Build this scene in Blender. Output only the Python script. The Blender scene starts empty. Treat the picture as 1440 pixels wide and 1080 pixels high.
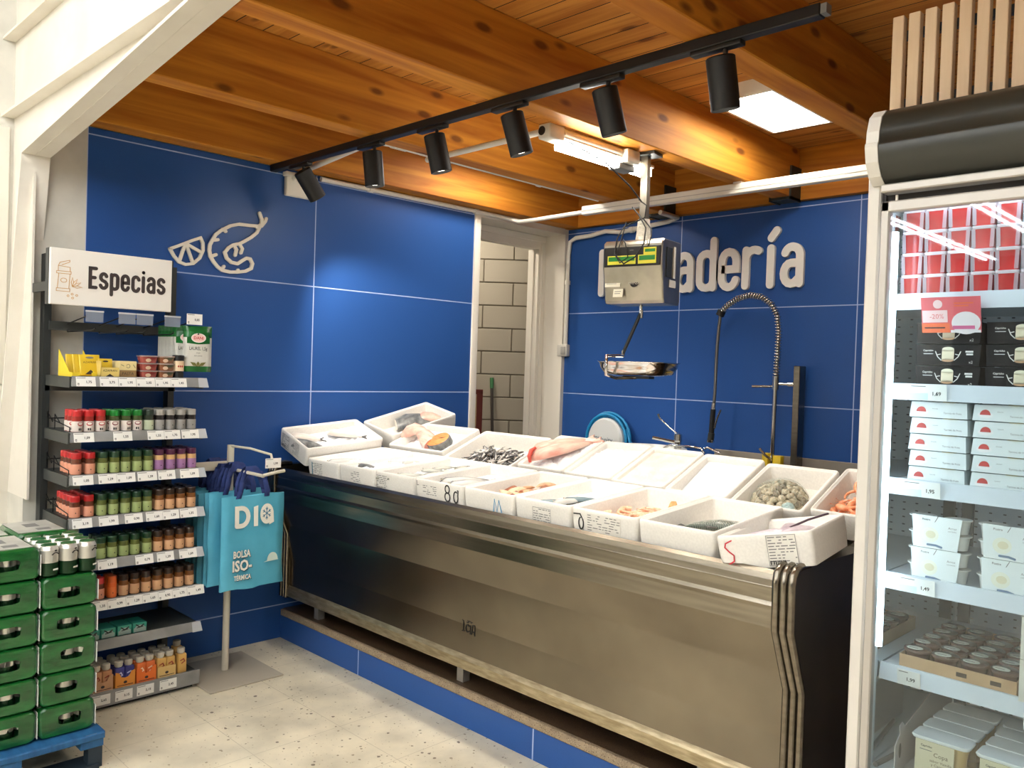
import bpy, bmesh, math, random
from mathutils import Matrix, Vector
random.seed(11)
SC = bpy.context.scene
COL = SC.collection
PI = math.pi
R = math.radians
ORD = ['first', 'second', 'third', 'fourth', 'fifth', 'sixth', 'seventh', 'eighth', 'ninth', 'tenth', 'eleventh', 'twelfth']

# ---------------------------------------------------------------- materials
def lin(c):
    return tuple(((v / 255) / 12.92 if v / 255 <= .04045 else ((v / 255 + .055) / 1.055) ** 2.4) for v in c) + (1,)

def newmat(name):
    m = bpy.data.materials.new(name); m.use_nodes = True
    nt = m.node_tree
    return m, nt, nt.nodes['Principled BSDF']

_mc = {}
def M(name, rgb=(200, 200, 200), rough=.5, metal=0., spec=.5, coat=0., alpha=None):
    if name in _mc: return _mc[name]
    m, nt, b = newmat(name)
    b.inputs['Base Color'].default_value = lin(rgb)
    b.inputs['Roughness'].default_value = rough
    b.inputs['Metallic'].default_value = metal
    b.inputs['Specular IOR Level'].default_value = spec
    b.inputs['Coat Weight'].default_value = coat
    if alpha is not None: b.inputs['Alpha'].default_value = alpha
    _mc[name] = m
    return m

def node(nt, typ, **kw):
    n = nt.nodes.new(typ)
    for k, v in kw.items(): setattr(n, k, v)
    return n

def link(nt, a, b): nt.links.new(a, b)

def noise_mat(name, c1, c2, scale=8, stretch=(1, 1, 1), rough=.5, bump=0., bscale=None, metal=0., detail=6, lo=.35, hi=.65, coat=0., space='Object', spec=.5):
    if name in _mc: return _mc[name]
    m, nt, b = newmat(name)
    tc = node(nt, 'ShaderNodeTexCoord'); mp = node(nt, 'ShaderNodeMapping')
    mp.inputs['Scale'].default_value = stretch
    link(nt, tc.outputs[space], mp.inputs['Vector'])
    nz = node(nt, 'ShaderNodeTexNoise'); nz.inputs['Scale'].default_value = scale; nz.inputs['Detail'].default_value = detail
    link(nt, mp.outputs[0], nz.inputs['Vector'])
    cr = node(nt, 'ShaderNodeValToRGB')
    cr.color_ramp.elements[0].position = lo; cr.color_ramp.elements[0].color = lin(c1)
    cr.color_ramp.elements[1].position = hi; cr.color_ramp.elements[1].color = lin(c2)
    link(nt, nz.outputs['Fac'], cr.inputs['Fac']); link(nt, cr.outputs['Color'], b.inputs['Base Color'])
    b.inputs['Roughness'].default_value = rough; b.inputs['Metallic'].default_value = metal
    b.inputs['Coat Weight'].default_value = coat; b.inputs['Specular IOR Level'].default_value = spec
    if bump:
        n2 = node(nt, 'ShaderNodeTexNoise'); n2.inputs['Scale'].default_value = bscale or scale * 3
        link(nt, mp.outputs[0], n2.inputs['Vector'])
        bp = node(nt, 'ShaderNodeBump'); bp.inputs['Strength'].default_value = bump; bp.inputs['Distance'].default_value = .01
        link(nt, n2.outputs['Fac'], bp.inputs['Height']); link(nt, bp.outputs[0], b.inputs['Normal'])
    _mc[name] = m
    return m

def emit_mat(name, rgb=None, strength=1.):
    if name in _mc: return _mc[name]
    m, nt, b = newmat(name)
    b.inputs['Base Color'].default_value = lin(rgb)
    b.inputs['Emission Color'].default_value = lin(rgb)
    b.inputs['Emission Strength'].default_value = strength
    _mc[name] = m
    return m

def math_node(nt, op, a, bv=None):
    n = node(nt, 'ShaderNodeMath', operation=op)
    for i, s in enumerate((a, bv)):
        if s is None: continue
        if isinstance(s, (int, float)): n.inputs[i].default_value = s
        else: link(nt, s, n.inputs[i])
    return n.outputs[0]

def panel_mat(name, base, line, grid, rough=.35, w=.006):
    """large laminate panels with thin pale joints; grid = [(axis, offset, pitch)] in metres"""
    m, nt, b = newmat(name)
    geo = node(nt, 'ShaderNodeNewGeometry'); sp = node(nt, 'ShaderNodeSeparateXYZ')
    link(nt, geo.outputs['Position'], sp.inputs[0])
    tot = None
    for ax, off, pitch in grid:
        t = math_node(nt, 'SUBTRACT', sp.outputs[ax], off - pitch / 2)
        t = math_node(nt, 'DIVIDE', t, pitch)
        t = math_node(nt, 'FRACT', math_node(nt, 'ADD', t, 40.0))
        t = math_node(nt, 'ABSOLUTE', math_node(nt, 'SUBTRACT', t, .5))
        t = math_node(nt, 'LESS_THAN', t, w / 2 / pitch)
        tot = t if tot is None else math_node(nt, 'MAXIMUM', tot, t)
    nz = node(nt, 'ShaderNodeTexNoise'); nz.inputs['Scale'].default_value = 220
    link(nt, geo.outputs['Position'], nz.inputs['Vector'])
    mx0 = node(nt, 'ShaderNodeMix', data_type='RGBA')
    mx0.inputs[6].default_value = lin(base); mx0.inputs[7].default_value = lin([min(255, c * 1.08) for c in base])
    link(nt, nz.outputs['Fac'], mx0.inputs[0])
    mx = node(nt, 'ShaderNodeMix', data_type='RGBA')
    link(nt, tot, mx.inputs[0]); link(nt, mx0.outputs[2], mx.inputs[6]); mx.inputs[7].default_value = lin(line)
    link(nt, mx.outputs[2], b.inputs['Base Color'])
    b.inputs['Roughness'].default_value = rough; b.inputs['Specular IOR Level'].default_value = .22
    _mc[name] = m
    return m

def wood_mat(name, c1, c2, knot, axis=1, rough=.6, knots=True, plank=None):
    """pine: long grain along one axis, dark knots; plank = (axis, pitch) adds board joints"""
    m, nt, b = newmat(name)
    geo = node(nt, 'ShaderNodeNewGeometry')
    mp = node(nt, 'ShaderNodeMapping')
    s = [9., 9., 9.]; s[axis] = .55
    mp.inputs['Scale'].default_value = s
    link(nt, geo.outputs['Position'], mp.inputs['Vector'])
    nz = node(nt, 'ShaderNodeTexNoise'); nz.inputs['Scale'].default_value = 2.2; nz.inputs['Detail'].default_value = 8; nz.inputs['Distortion'].default_value = .6
    link(nt, mp.outputs[0], nz.inputs['Vector'])
    cr = node(nt, 'ShaderNodeValToRGB')
    e = cr.color_ramp.elements
    e[0].position = .3; e[0].color = lin(c1); e[1].position = .68; e[1].color = lin(c2)
    link(nt, nz.outputs['Fac'], cr.inputs['Fac'])
    col = cr.outputs['Color']
    if knots:
        mk = node(nt, 'ShaderNodeMapping'); s = [9., 9., 9.]; s[axis] = 3.6
        mk.inputs['Scale'].default_value = s
        link(nt, geo.outputs['Position'], mk.inputs['Vector'])
        vo = node(nt, 'ShaderNodeTexVoronoi'); vo.inputs['Scale'].default_value = 1.
        link(nt, mk.outputs[0], vo.inputs['Vector'])
        ck = node(nt, 'ShaderNodeValToRGB')
        k = ck.color_ramp.elements
        k[0].position = .10; k[0].color = (1, 1, 1, 1); k[1].position = .20; k[1].color = (0, 0, 0, 1)
        link(nt, vo.outputs['Distance'], ck.inputs['Fac'])
        mx = node(nt, 'ShaderNodeMix', data_type='RGBA')
        sc_ = node(nt, 'ShaderNodeSeparateColor'); link(nt, vo.outputs['Color'], sc_.inputs[0])
        link(nt, math_node(nt, 'MULTIPLY', math_node(nt, 'MULTIPLY', ck.outputs['Color'], .8), math_node(nt, 'GREATER_THAN', sc_.outputs[0], .62)), mx.inputs[0]); link(nt, col, mx.inputs[6]); mx.inputs[7].default_value = lin(knot)
        col = mx.outputs[2]
    if plank:
        sp = node(nt, 'ShaderNodeSeparateXYZ'); link(nt, geo.outputs['Position'], sp.inputs[0])
        t = math_node(nt, 'FRACT', math_node(nt, 'ADD', math_node(nt, 'DIVIDE', sp.outputs[plank[0]], plank[1]), 50.))
        t = math_node(nt, 'LESS_THAN', t, .045)
        mx = node(nt, 'ShaderNodeMix', data_type='RGBA')
        link(nt, t, mx.inputs[0]); link(nt, col, mx.inputs[6]); mx.inputs[7].default_value = lin([v * .35 for v in knot])
        col = mx.outputs[2]
    link(nt, col, b.inputs['Base Color'])
    b.inputs['Roughness'].default_value = rough; b.inputs['Specular IOR Level'].default_value = .25
    _mc[name] = m
    return m

def fish_mat(name, back, belly, axis=1, half=.03, stripe=None, rough=.25):
    """dark back, pale belly, optional wavy dark bars near the back (object space)"""
    if name in _mc: return _mc[name]
    m, nt, b = newmat(name)
    tc = node(nt, 'ShaderNodeTexCoord'); sp = node(nt, 'ShaderNodeSeparateXYZ')
    link(nt, tc.outputs['Object'], sp.inputs[0])
    nz = node(nt, 'ShaderNodeTexNoise'); nz.inputs['Scale'].default_value = 40
    link(nt, tc.outputs['Object'], nz.inputs['Vector'])
    v = math_node(nt, 'ADD', math_node(nt, 'DIVIDE', sp.outputs[axis], 2 * half), .5)
    v = math_node(nt, 'ADD', v, math_node(nt, 'MULTIPLY', math_node(nt, 'SUBTRACT', nz.outputs['Fac'], .5), .25))
    cr = node(nt, 'ShaderNodeValToRGB'); e = cr.color_ramp.elements
    e[0].position = .38; e[0].color = lin(belly); e[1].position = .72; e[1].color = lin(back)
    link(nt, v, cr.inputs['Fac'])
    col = cr.outputs['Color']
    if stripe:
        wv = node(nt, 'ShaderNodeTexWave'); wv.inputs['Scale'].default_value = stripe[1]; wv.inputs['Distortion'].default_value = 4
        link(nt, tc.outputs['Object'], wv.inputs['Vector'])
        f = math_node(nt, 'MULTIPLY', math_node(nt, 'GREATER_THAN', wv.outputs['Fac'], .55), math_node(nt, 'GREATER_THAN', v, .55))
        mx = node(nt, 'ShaderNodeMix', data_type='RGBA')
        link(nt, f, mx.inputs[0]); link(nt, col, mx.inputs[6]); mx.inputs[7].default_value = lin(stripe[0])
        col = mx.outputs[2]
    link(nt, col, b.inputs['Base Color'])
    b.inputs['Roughness'].default_value = rough
    _mc[name] = m
    return m

def speckle_mat(name, base, chips, scale, rough, thr=.22, joint=None):
    m, nt, b = newmat(name)
    geo = node(nt, 'ShaderNodeNewGeometry')
    col = None
    nz = node(nt, 'ShaderNodeTexNoise'); nz.inputs['Scale'].default_value = scale * .35; nz.inputs['Detail'].default_value = 8
    link(nt, geo.outputs['Position'], nz.inputs['Vector'])
    cr = node(nt, 'ShaderNodeValToRGB'); e = cr.color_ramp.elements
    e[0].position = .3; e[0].color = lin([c * .86 for c in base]); e[1].position = .7; e[1].color = lin([min(255, c * 1.05) for c in base])
    link(nt, nz.outputs['Fac'], cr.inputs['Fac']); col = cr.outputs['Color']
    for i, (c, sc, th) in enumerate(chips):
        mp = node(nt, 'ShaderNodeMapping'); mp.inputs['Location'].default_value = (i * 3.1, i * 7.7, i * 1.3)
        link(nt, geo.outputs['Position'], mp.inputs['Vector'])
        vo = node(nt, 'ShaderNodeTexVoronoi'); vo.inputs['Scale'].default_value = sc
        link(nt, mp.outputs[0], vo.inputs['Vector'])
        nn = node(nt, 'ShaderNodeTexNoise'); nn.inputs['Scale'].default_value = sc * 1.7
        link(nt, mp.outputs[0], nn.inputs['Vector'])
        d = math_node(nt, 'ADD', vo.outputs['Distance'], math_node(nt, 'MULTIPLY', math_node(nt, 'SUBTRACT', nn.outputs['Fac'], .5), .45))
        mx = node(nt, 'ShaderNodeMix', data_type='RGBA')
        link(nt, math_node(nt, 'LESS_THAN', d, th), mx.inputs[0]); link(nt, col, mx.inputs[6]); mx.inputs[7].default_value = lin(c)
        col = mx.outputs[2]
    if joint:
        sp = node(nt, 'ShaderNodeSeparateXYZ'); link(nt, geo.outputs['Position'], sp.inputs[0])
        for ax in (0, 1):
            t = math_node(nt, 'FRACT', math_node(nt, 'ADD', math_node(nt, 'DIVIDE', sp.outputs[ax], joint[0]), 50.))
            mx = node(nt, 'ShaderNodeMix', data_type='RGBA')
            link(nt, math_node(nt, 'LESS_THAN', t, .006), mx.inputs[0]); link(nt, col, mx.inputs[6]); mx.inputs[7].default_value = lin(joint[1])
            col = mx.outputs[2]
    link(nt, col, b.inputs['Base Color']); b.inputs['Roughness'].default_value = rough
    _mc[name] = m
    return m

def glass_mat(name, refl=.12, tint=(255, 255, 255)):
    m, nt, b = newmat(name)
    nt.nodes.remove(b)
    out = nt.nodes['Material Output']
    tr = node(nt, 'ShaderNodeBsdfTransparent'); tr.inputs[0].default_value = lin(tint)
    gl = node(nt, 'ShaderNodeBsdfGlossy'); gl.inputs['Roughness'].default_value = .02
    fr = node(nt, 'ShaderNodeFresnel'); fr.inputs['IOR'].default_value = 1.45
    mx = node(nt, 'ShaderNodeMixShader')
    link(nt, math_node(nt, 'ADD', math_node(nt, 'MULTIPLY', fr.outputs[0], .8), refl), mx.inputs[0])
    link(nt, tr.outputs[0], mx.inputs[1]); link(nt, gl.outputs[0], mx.inputs[2]); link(nt, mx.outputs[0], out.inputs[0])
    _mc[name] = m
    return m

# ---------------------------------------------------------------- mesh builder
def frame(o, u, v):
    u = Vector(u).normalized(); v = Vector(v).normalized(); w = u.cross(v)
    m = Matrix.Identity(4)
    for i, a in enumerate((u, v, w)):
        for r in range(3): m[r][i] = a[r]
    for r in range(3): m[r][3] = o[r]
    return m

_tg = {}
def text_geo(s, bold=0.):
    k = (s, bold)
    if k not in _tg:
        cu = bpy.data.curves.new('lettering', 'FONT'); cu.body = s; cu.size = 1; cu.resolution_u = 2; cu.offset = bold
        ob = bpy.data.objects.new('lettering', cu)
        me = bpy.data.meshes.new_from_object(ob)
        V = [v.co.copy() for v in me.vertices]; F = [list(p.vertices) for p in me.polygons]
        bpy.data.objects.remove(ob); bpy.data.curves.remove(cu); bpy.data.meshes.remove(me)
        x0 = min(v.x for v in V); x1 = max(v.x for v in V); y0 = min(v.y for v in V); y1 = max(v.y for v in V)
        _tg[k] = ([(v.x - (x0 + x1) / 2, v.y - (y0 + y1) / 2) for v in V], F, x1 - x0, y1 - y0)
    return _tg[k]

class MB:
    def __init__(s, mtx=None):
        s.v = []; s.f = []; s.mi = []; s.sm = []; s.mats = []; s.M = mtx or Matrix.Identity(4)
    def add(s, V, F, m, smooth=False):
        if m not in s.mats: s.mats.append(m)
        i = s.mats.index(m); b = len(s.v)
        s.v += [s.M @ Vector(v) for v in V]
        for f in F: s.f.append([b + k for k in f]); s.mi.append(i); s.sm.append(smooth)
        return s
    def box(s, lo, hi, m):
        x0, y0, z0 = lo; x1, y1, z1 = hi
        return s.add([(x0, y0, z0), (x1, y0, z0), (x1, y1, z0), (x0, y1, z0), (x0, y0, z1), (x1, y0, z1), (x1, y1, z1), (x0, y1, z1)],
              [(0, 3, 2, 1), (4, 5, 6, 7), (0, 1, 5, 4), (1, 2, 6, 5), (2, 3, 7, 6), (3, 0, 4, 7)], m)
    def rbox(s, lo, hi, m, r=.005, seg=2, smooth=True):
        bm = bmesh.new(); bmesh.ops.create_cube(bm, size=1)
        for v in bm.verts:
            for k in range(3): v.co[k] = lo[k] + (v.co[k] + .5) * (hi[k] - lo[k])
        bmesh.ops.bevel(bm, geom=list(bm.edges), offset=r, segments=seg, profile=.5, affect='EDGES')
        bm.verts.index_update()
        s.add([v.co.copy() for v in bm.verts], [[v.index for v in f.verts] for f in bm.faces], m, smooth)
        bm.free(); return s
    def quad(s, x0, y0, x1, y1, w, m):
        return s.add([(x0, y0, w), (x1, y0, w), (x1, y1, w), (x0, y1, w)], [(0, 1, 2, 3)], m)
    def cyl(s, p0, p1, r, m, n=14, r1=None, caps=True, smooth=True):
        p0 = Vector(p0); p1 = Vector(p1); d = (p1 - p0).normalized()
        a = d.orthogonal().normalized(); b = d.cross(a); r1 = r if r1 is None else r1
        V = []
        for i in range(n):
            t = 2 * PI * i / n; c = a * math.cos(t) + b * math.sin(t)
            V += [p0 + c * r, p1 + c * r1]
        F = [(2 * i, 2 * ((i + 1) % n), 2 * ((i + 1) % n) + 1, 2 * i + 1) for i in range(n)]
        s.add(V, F, m, smooth)
        if caps: s.add(V, [[2 * i for i in range(n)][::-1], [2 * i + 1 for i in range(n)]], m)
        return s
    def tube(s, pts, r, m, n=8, closed=False, rr=None):
        P = [Vector(p) for p in pts]; k = len(P); V = []; a = None
        for i in range(k):
            t = (P[(i + 1) % k] - P[i - 1]) if closed else (P[min(i + 1, k - 1)] - P[max(i - 1, 0)])
            t = t.normalized() if t.length > 1e-9 else Vector((0, 0, 1))
            a = t.orthogonal().normalized() if a is None else (a - t * a.dot(t))
            a = a.normalized() if a.length > 1e-6 else t.orthogonal().normalized()
            b = t.cross(a); q = rr[i] if rr else r
            V += [P[i] + (a * math.cos(2 * PI * j / n) + b * math.sin(2 * PI * j / n)) * q for j in range(n)]
        F = []
        for i in range(k if closed else k - 1):
            o = ((i + 1) % k) * n
            for j in range(n): F.append((i * n + j, i * n + (j + 1) % n, o + (j + 1) % n, o + j))
        s.add(V, F, m, True)
        if not closed: s.add(V, [list(range(n))[::-1], list(range((k - 1) * n, k * n))], m)
        return s
    def lathe(s, prof, m, n=20, c=(0, 0, 0), ms=None, cap=True):
        """prof = [(r, z)]; ms = material per band"""
        V = []
        for r, z in prof:
            V += [(c[0] + r * math.cos(2 * PI * j / n), c[1] + r * math.sin(2 * PI * j / n), c[2] + z) for j in range(n)]
        for i in range(len(prof) - 1):
            s.add(V[i * n:(i + 2) * n], [(j, (j + 1) % n, n + (j + 1) % n, n + j) for j in range(n)], ms[i] if ms else m, True)
        if cap:
            if prof[0][0] > 1e-5: s.add(V[:n], [list(range(n))[::-1]], ms[0] if ms else m)
            if prof[-1][0] > 1e-5: s.add(V[-n:], [list(range(n))], ms[-1] if ms else m)
        return s
    def prism(s, poly, w0, w1, m, smooth=False):
        n = len(poly)
        V = [(x, y, w0) for x, y in poly] + [(x, y, w1) for x, y in poly]
        s.add(V, [list(range(n))[::-1], list(range(n, 2 * n))], m)
        s.add(V, [(i, (i + 1) % n, n + (i + 1) % n, n + i) for i in range(n)], m, smooth)
        return s
    def loops(s, L, m, smooth=False, cap0=False, cap1=False, closed=True):
        n = len(L[0]); V = [p for l in L for p in l]; F = []
        for i in range(len(L) - 1):
            for j in range(n if closed else n - 1):
                F.append((i * n + j, i * n + (j + 1) % n, (i + 1) * n + (j + 1) % n, (i + 1) * n + j))
        s.add(V, F, m, smooth)
        if cap0: s.add(V, [list(range(n))[::-1]], m)
        if cap1: s.add(V, [list(range((len(L) - 1) * n, len(L) * n))], m)
        return s
    def stroke(s, pts, sw, w0, w1, m, closed=False):
        """rounded line of width sw, from depth w0 to w1"""
        P = [Vector((p[0], p[1])) for p in pts]
        s.nk = (getattr(s, 'nk', 0) + 1) % 12; w1 -= (w1 - w0) * .015 * s.nk; wd = w1 - (w1 - w0) * .008
        if closed and (P[0] - P[-1]).length < 1e-6: P = P[:-1]
        k = len(P); h = sw / 2; A = []; B = []
        for i in range(k):
            d0 = P[i] - P[i - 1] if (i or closed) else P[1] - P[0]
            d1 = P[(i + 1) % k] - P[i] if (i < k - 1 or closed) else d0
            n0 = Vector((-d0.y, d0.x)).normalized(); n1 = Vector((-d1.y, d1.x)).normalized()
            b = (n0 + n1); b = b.normalized() if b.length > .2 else n0
            q = h / max(.6, b.dot(n0))
            A.append(P[i] + b * q); B.append(P[i] - b * q)
            if (not closed and i in (0, k - 1)) or n0.dot(n1) < .88:
                s.prism([(P[i].x + h * math.cos(2 * PI * j / 14), P[i].y + h * math.sin(2 * PI * j / 14)) for j in range(14)], w0, wd, m, True)
        for i in range(k if closed else k - 1):
            j = (i + 1) % k
            s.prism([tuple(B[i]), tuple(B[j]), tuple(A[j]), tuple(A[i])], w0, w1, m)
        return s
    def text(s, t, cx, cy, m, h=None, width=None, w=.0005, bold=0.):
        P, F, tw, th = text_geo(t, bold)
        sx = sy = (h / th if h else width / tw)
        if h and width: sx = width / tw
        return s.add([(cx + x * sx, cy + y * sy, w) for x, y in P], F, m)
    def disc(s, cx, cy, rx, ry, w, m, n=20):
        return s.add([(cx + rx * math.cos(2 * PI * i / n), cy + ry * math.sin(2 * PI * i / n), w) for i in range(n)], [list(range(n))], m)
    def build(s, name, parent=None, mtx=None, **kw):
        me = bpy.data.meshes.new(name)
        me.from_pydata([tuple(v) for v in s.v], [], s.f)
        for m in s.mats: me.materials.append(m)
        me.polygons.foreach_set('material_index', s.mi); me.polygons.foreach_set('use_smooth', s.sm)
        me.update()
        o = bpy.data.objects.new(name, me); COL.objects.link(o)
        if parent: o.parent = parent
        if mtx is not None: o.matrix_world = mtx
        if kw: tag(o, **kw)
        return o

def tag(o, label=None, cat=None, group=None, kind=None):
    if label: o['label'] = label
    if cat: o['category'] = cat
    if group: o['group'] = group
    if kind: o['kind'] = kind
    return o

def thing(name, label, cat, loc=(0, 0, 0), mtx=None, group=None, kind=None):
    o = bpy.data.objects.new(name, None); COL.objects.link(o)
    o.empty_display_size = .05
    if mtx is not None: o.matrix_world = mtx
    else: o.location = loc
    return tag(o, label, cat, group, kind)

def dup(o, mtx=None, label=None, parent=None, group=None):
    c = o.copy(); COL.objects.link(c)
    if parent: c.parent = parent
    if mtx is not None: c.matrix_world = mtx
    if label: c['label'] = label
    if group: c['group'] = group
    for ch in list(o.children): dup(ch, parent=c)
    return c

def T(x, y, z): return Matrix.Translation((x, y, z))
def RZ(a): return Matrix.Rotation(a, 4, 'Z')
def RX(a): return Matrix.Rotation(a, 4, 'X')
def RY(a): return Matrix.Rotation(a, 4, 'Y')

def arc(cx, cy, rx, ry, a0, a1, n=8):
    return [(cx + rx * math.cos(R(a0 + (a1 - a0) * i / n)), cy + ry * math.sin(R(a0 + (a1 - a0) * i / n))) for i in range(n + 1)]

def rrect(x0, y0, x1, y1, r, n=4):
    return (arc(x1 - r, y0 + r, r, r, -90, 0, n) + arc(x1 - r, y1 - r, r, r, 0, 90, n) + arc(x0 + r, y1 - r, r, r, 90, 180, n) + arc(x0 + r, y0 + r, r, r, 180, 270, n))

# rounded sign lettering: centre lines in cap-height units (x-height about .79 with stroke)
W_ = .30
GL = {
 'P': [[(0, .05), (0, .92)], [(0, .92), (.16, .92)] + arc(.16, .68, .19, .24, 90, -90)[1:] + [(0, .44)]],
 'E': [[(.27, .92), (0, .92), (0, .05), (.27, .05)], [(0, .5), (.22, .5)]],
 'e': [[(0, .38), (W_, .38)] + [(W_, .53)] + arc(.15, .53, .15, .18, 0, 180)[1:] + [(0, .22)] + arc(.15, .22, .15, .18, 180, 345)[1:]],
 's': [arc(.15, .55, .14, .16, 20, 180) + [(.02, .48), (.08, .41), (.22, .35), (.29, .27)] + arc(.15, .22, .15, .17, 10, -165)],
 'c': [arc(.15, .54, .15, .17, 15, 180) + [(0, .22)] + arc(.15, .21, .15, .17, 180, 345)[1:]],
 'a': [arc(.15, .55, .14, .16, 160, 60)[:-1] + arc(.15, .55, .15, .16, 60, 0) + [(W_, .05)], [(W_, .42), (.14, .42)] + arc(.14, .235, .14, .185, 90, 270)[1:] + [(.2, .06), (W_, .16)]],
 'd': [[(W_, .05), (W_, .95)], rrect(0, .05, W_, .71, .14) + [(W_ - .14, .05)]],
 'r': [[(0, .05), (0, .71)], [(0, .5)] + arc(.17, .53, .17, .18, 170, 60)],
 'i': [[(0, .05), (0, .71)], [(0, .95), (0, .955)]],
 'í': [[(0, .05), (0, .71)], [(0, .9), (.1, 1.03)]],
 'p': [[(0, -.22), (0, .71)], rrect(0, .05, W_, .71, .14) + [(W_ - .14, .05)]],
}
ADV = {'P': .37, 'E': .33, 'e': .3, 's': .3, 'c': .29, 'a': .3, 'd': .3, 'r': .27, 'i': 0, 'í': .08, 'p': .3}
def letter(mb, ch, x, y, h, sw, w0, w1, m, sx=1.):
    for st in GL[ch]: mb.stroke([(x + a * h * sx, y + b * h) for a, b in st], sw, w0, w1, m)
# ---------------------------------------------------------------- materials in use
BLUE = (42, 80, 142); GROUT = (168, 184, 222)
m_blueL = panel_mat('blue_panel_left', BLUE, GROUT, [(1, .153, 1.226), (2, .186, .6)], .32)
m_blueB = panel_mat('blue_panel_back', BLUE, GROUT, [(0, 1.01, 1.2), (2, .184, .6)], .32)
m_kerb = panel_mat('blue_kerb_tile', BLUE, GROUT, [(0, .757, 1.2)], .3, .007)
m_white = M('white_paint', (226, 219, 205), .55)
m_white2 = noise_mat('white_plaster', (200, 196, 184), (216, 211, 198), 6, rough=.75, bump=.1)
m_steelpaint = noise_mat('cream_painted_steel', (222, 214, 200), (230, 223, 210), 5, rough=.5)
m_joist = wood_mat('pine_joist', (160, 92, 24), (206, 138, 46), (88, 40, 14), 1)
m_ledger = wood_mat('pine_ledger', (160, 92, 24), (206, 138, 46), (88, 40, 14), 0)
m_plank = wood_mat('pine_planks', (166, 100, 38), (206, 142, 64), (100, 52, 22), 0, plank=(1, .12))
m_floor = speckle_mat('terrazzo', (228, 217, 192), [((150, 136, 110), 26, .12), ((168, 150, 120), 55, .1), ((120, 106, 86), 15, .075)], 12, .38, joint=(.4, (186, 174, 150)))
m_granite = speckle_mat('brown_granite', (74, 56, 40), [((30, 22, 16), 120, .26), ((120, 92, 66), 150, .16), ((150, 128, 100), 210, .12)], 60, .3)
m_granedge = speckle_mat('granite_edge', (150, 132, 108), [((92, 70, 50), 120, .24), ((186, 170, 146), 150, .18)], 60, .5)
m_block = M('grey_block', (168, 160, 146), .9)
m_steel = noise_mat('brushed_steel', (124, 117, 106), (140, 132, 120), 3, (1, 18, 18), .25, metal=1.)
m_steeld = noise_mat('brushed_steel_panel', (126, 118, 106), (142, 134, 120), 2.5, rough=.27, metal=1.)
m_chrome = M('chrome', (215, 212, 206), .12, 1.)
m_black = M('matt_black', (16, 16, 17), .5)
m_dark = M('charcoal_metal', (40, 43, 42), .45)
m_pvc = M('white_pvc', (225, 220, 208), .4)
m_foam = noise_mat('white_foam', (228, 224, 216), (236, 232, 224), 120, rough=.75, bump=.06, bscale=300)
m_ice = noise_mat('crushed_ice', (232, 234, 236), (246, 247, 248), 30, rough=.28, bump=.5, bscale=70)
m_paper = M('white_paper', (240, 238, 232), .6)
m_ink = M('dark_ink', (28, 27, 27), .6)
m_inkg = M('grey_ink', (120, 118, 116), .7)
m_rubber = M('black_rubber', (22, 22, 22), .7)
m_glow = emit_mat('led_panel_glow', (255, 250, 240), 9.)
m_tube = emit_mat('fluorescent_tube', (246, 250, 255), 35.)

def struct(name, mb, parent=None, mtx=None):
    o = mb.build(name, parent, mtx)
    if not parent: o['kind'] = 'structure'
    return o

# ---------------------------------------------------------------- camera
cam = bpy.data.objects.new('camera', bpy.data.cameras.new('camera')); COL.objects.link(cam)
cam.data.sensor_width = 36; cam.data.lens = 36 * 1171.36 / 1440; cam.data.clip_start = .02
yaw, pit, rol = .7814, -.0180, -.0328
Rm = RZ(yaw).to_3x3() @ RX(pit).to_3x3() @ RY(rol).to_3x3()
cm = Matrix.Identity(4)
for r in range(3):
    cm[r][0] = Rm[r][0]; cm[r][1] = Rm[r][2]; cm[r][2] = -Rm[r][1]
cm[0][3], cm[1][3], cm[2][3] = 4.1803, -2.4253, 1.5522
cam.matrix_world = cm
SC.camera = cam

# ---------------------------------------------------------------- room shell
mb = MB(); mb.box((-.6, -13, -.1), (11, 2.6, 0), m_floor); struct('floor', mb)
mb = MB()
mb.box((-.30, -1.07, 0), (-.02, 1.43, 2.95), m_white2)
mb.box((-.02, -1.073, 0), (0, 1.378, 2.618), m_blueL)
mb.box((-.30, -1.31, 0), (0, -1.073, 2.95), m_white2)
mb.box((-.45, -13, 0), (-.26, -1.30, 3.65), m_white2)
# white painted reveal round the doorway
mb.box((-.30, 2.31, 0), (0, 2.344, 2.62), m_white)
mb.box((-.30, 1.43, 2.578), (0, 2.31, 2.62), m_white)
mb.box((-.30, 1.43, 2.62), (0, 2.5, 2.95), m_white2)
struct('wall_left', mb)
mb = MB(); mb.rbox((-.02, 1.378, 0), (.012, 1.432, 2.60), m_white, .004); struct('trim_1', mb)
mb = MB()
mb.box((-.27, 1.431, 0), (-.20, 1.50, 2.577), m_white); mb.box((-.27, 2.235, 0), (-.20, 2.309, 2.577), m_white); mb.box((-.27, 1.50, 2.475), (-.20, 2.235, 2.577), m_white)
mb.rbox((-.20, 2.262, 0), (-.19, 2.309, 2.53), m_white, .003, 1, False); mb.rbox((-.20, 1.431, 2.53), (-.19, 2.309, 2.577), m_white, .003, 1, False)
mb.box((-.30, 2.225, 0), (-.245, 2.236, 2.475), m_white)
o = struct('door_1', mb)
mb = MB()
mb.box((-.15, 2.344, 0), (4.9, 2.36, 2.615), m_blueB); mb.box((-.15, 2.36, 0), (4.9, 2.55, 3.0), m_white2)
struct('wall_back', mb)
mb = MB(); mb.box((4.9, -13, 0), (11, 2.55, 3.65), m_white2)
mb = MB(); mb.box((10.8, -13, 0), (11, 2.55, 3.65), M('far_wall_taupe', (110, 103, 94), .8)); struct('wall_right', mb)
mb = MB(); mb.box((-.45, -13.2, 0), (11, -13, 3.65), M('far_wall_taupe')); struct('wall_front', mb)
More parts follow.
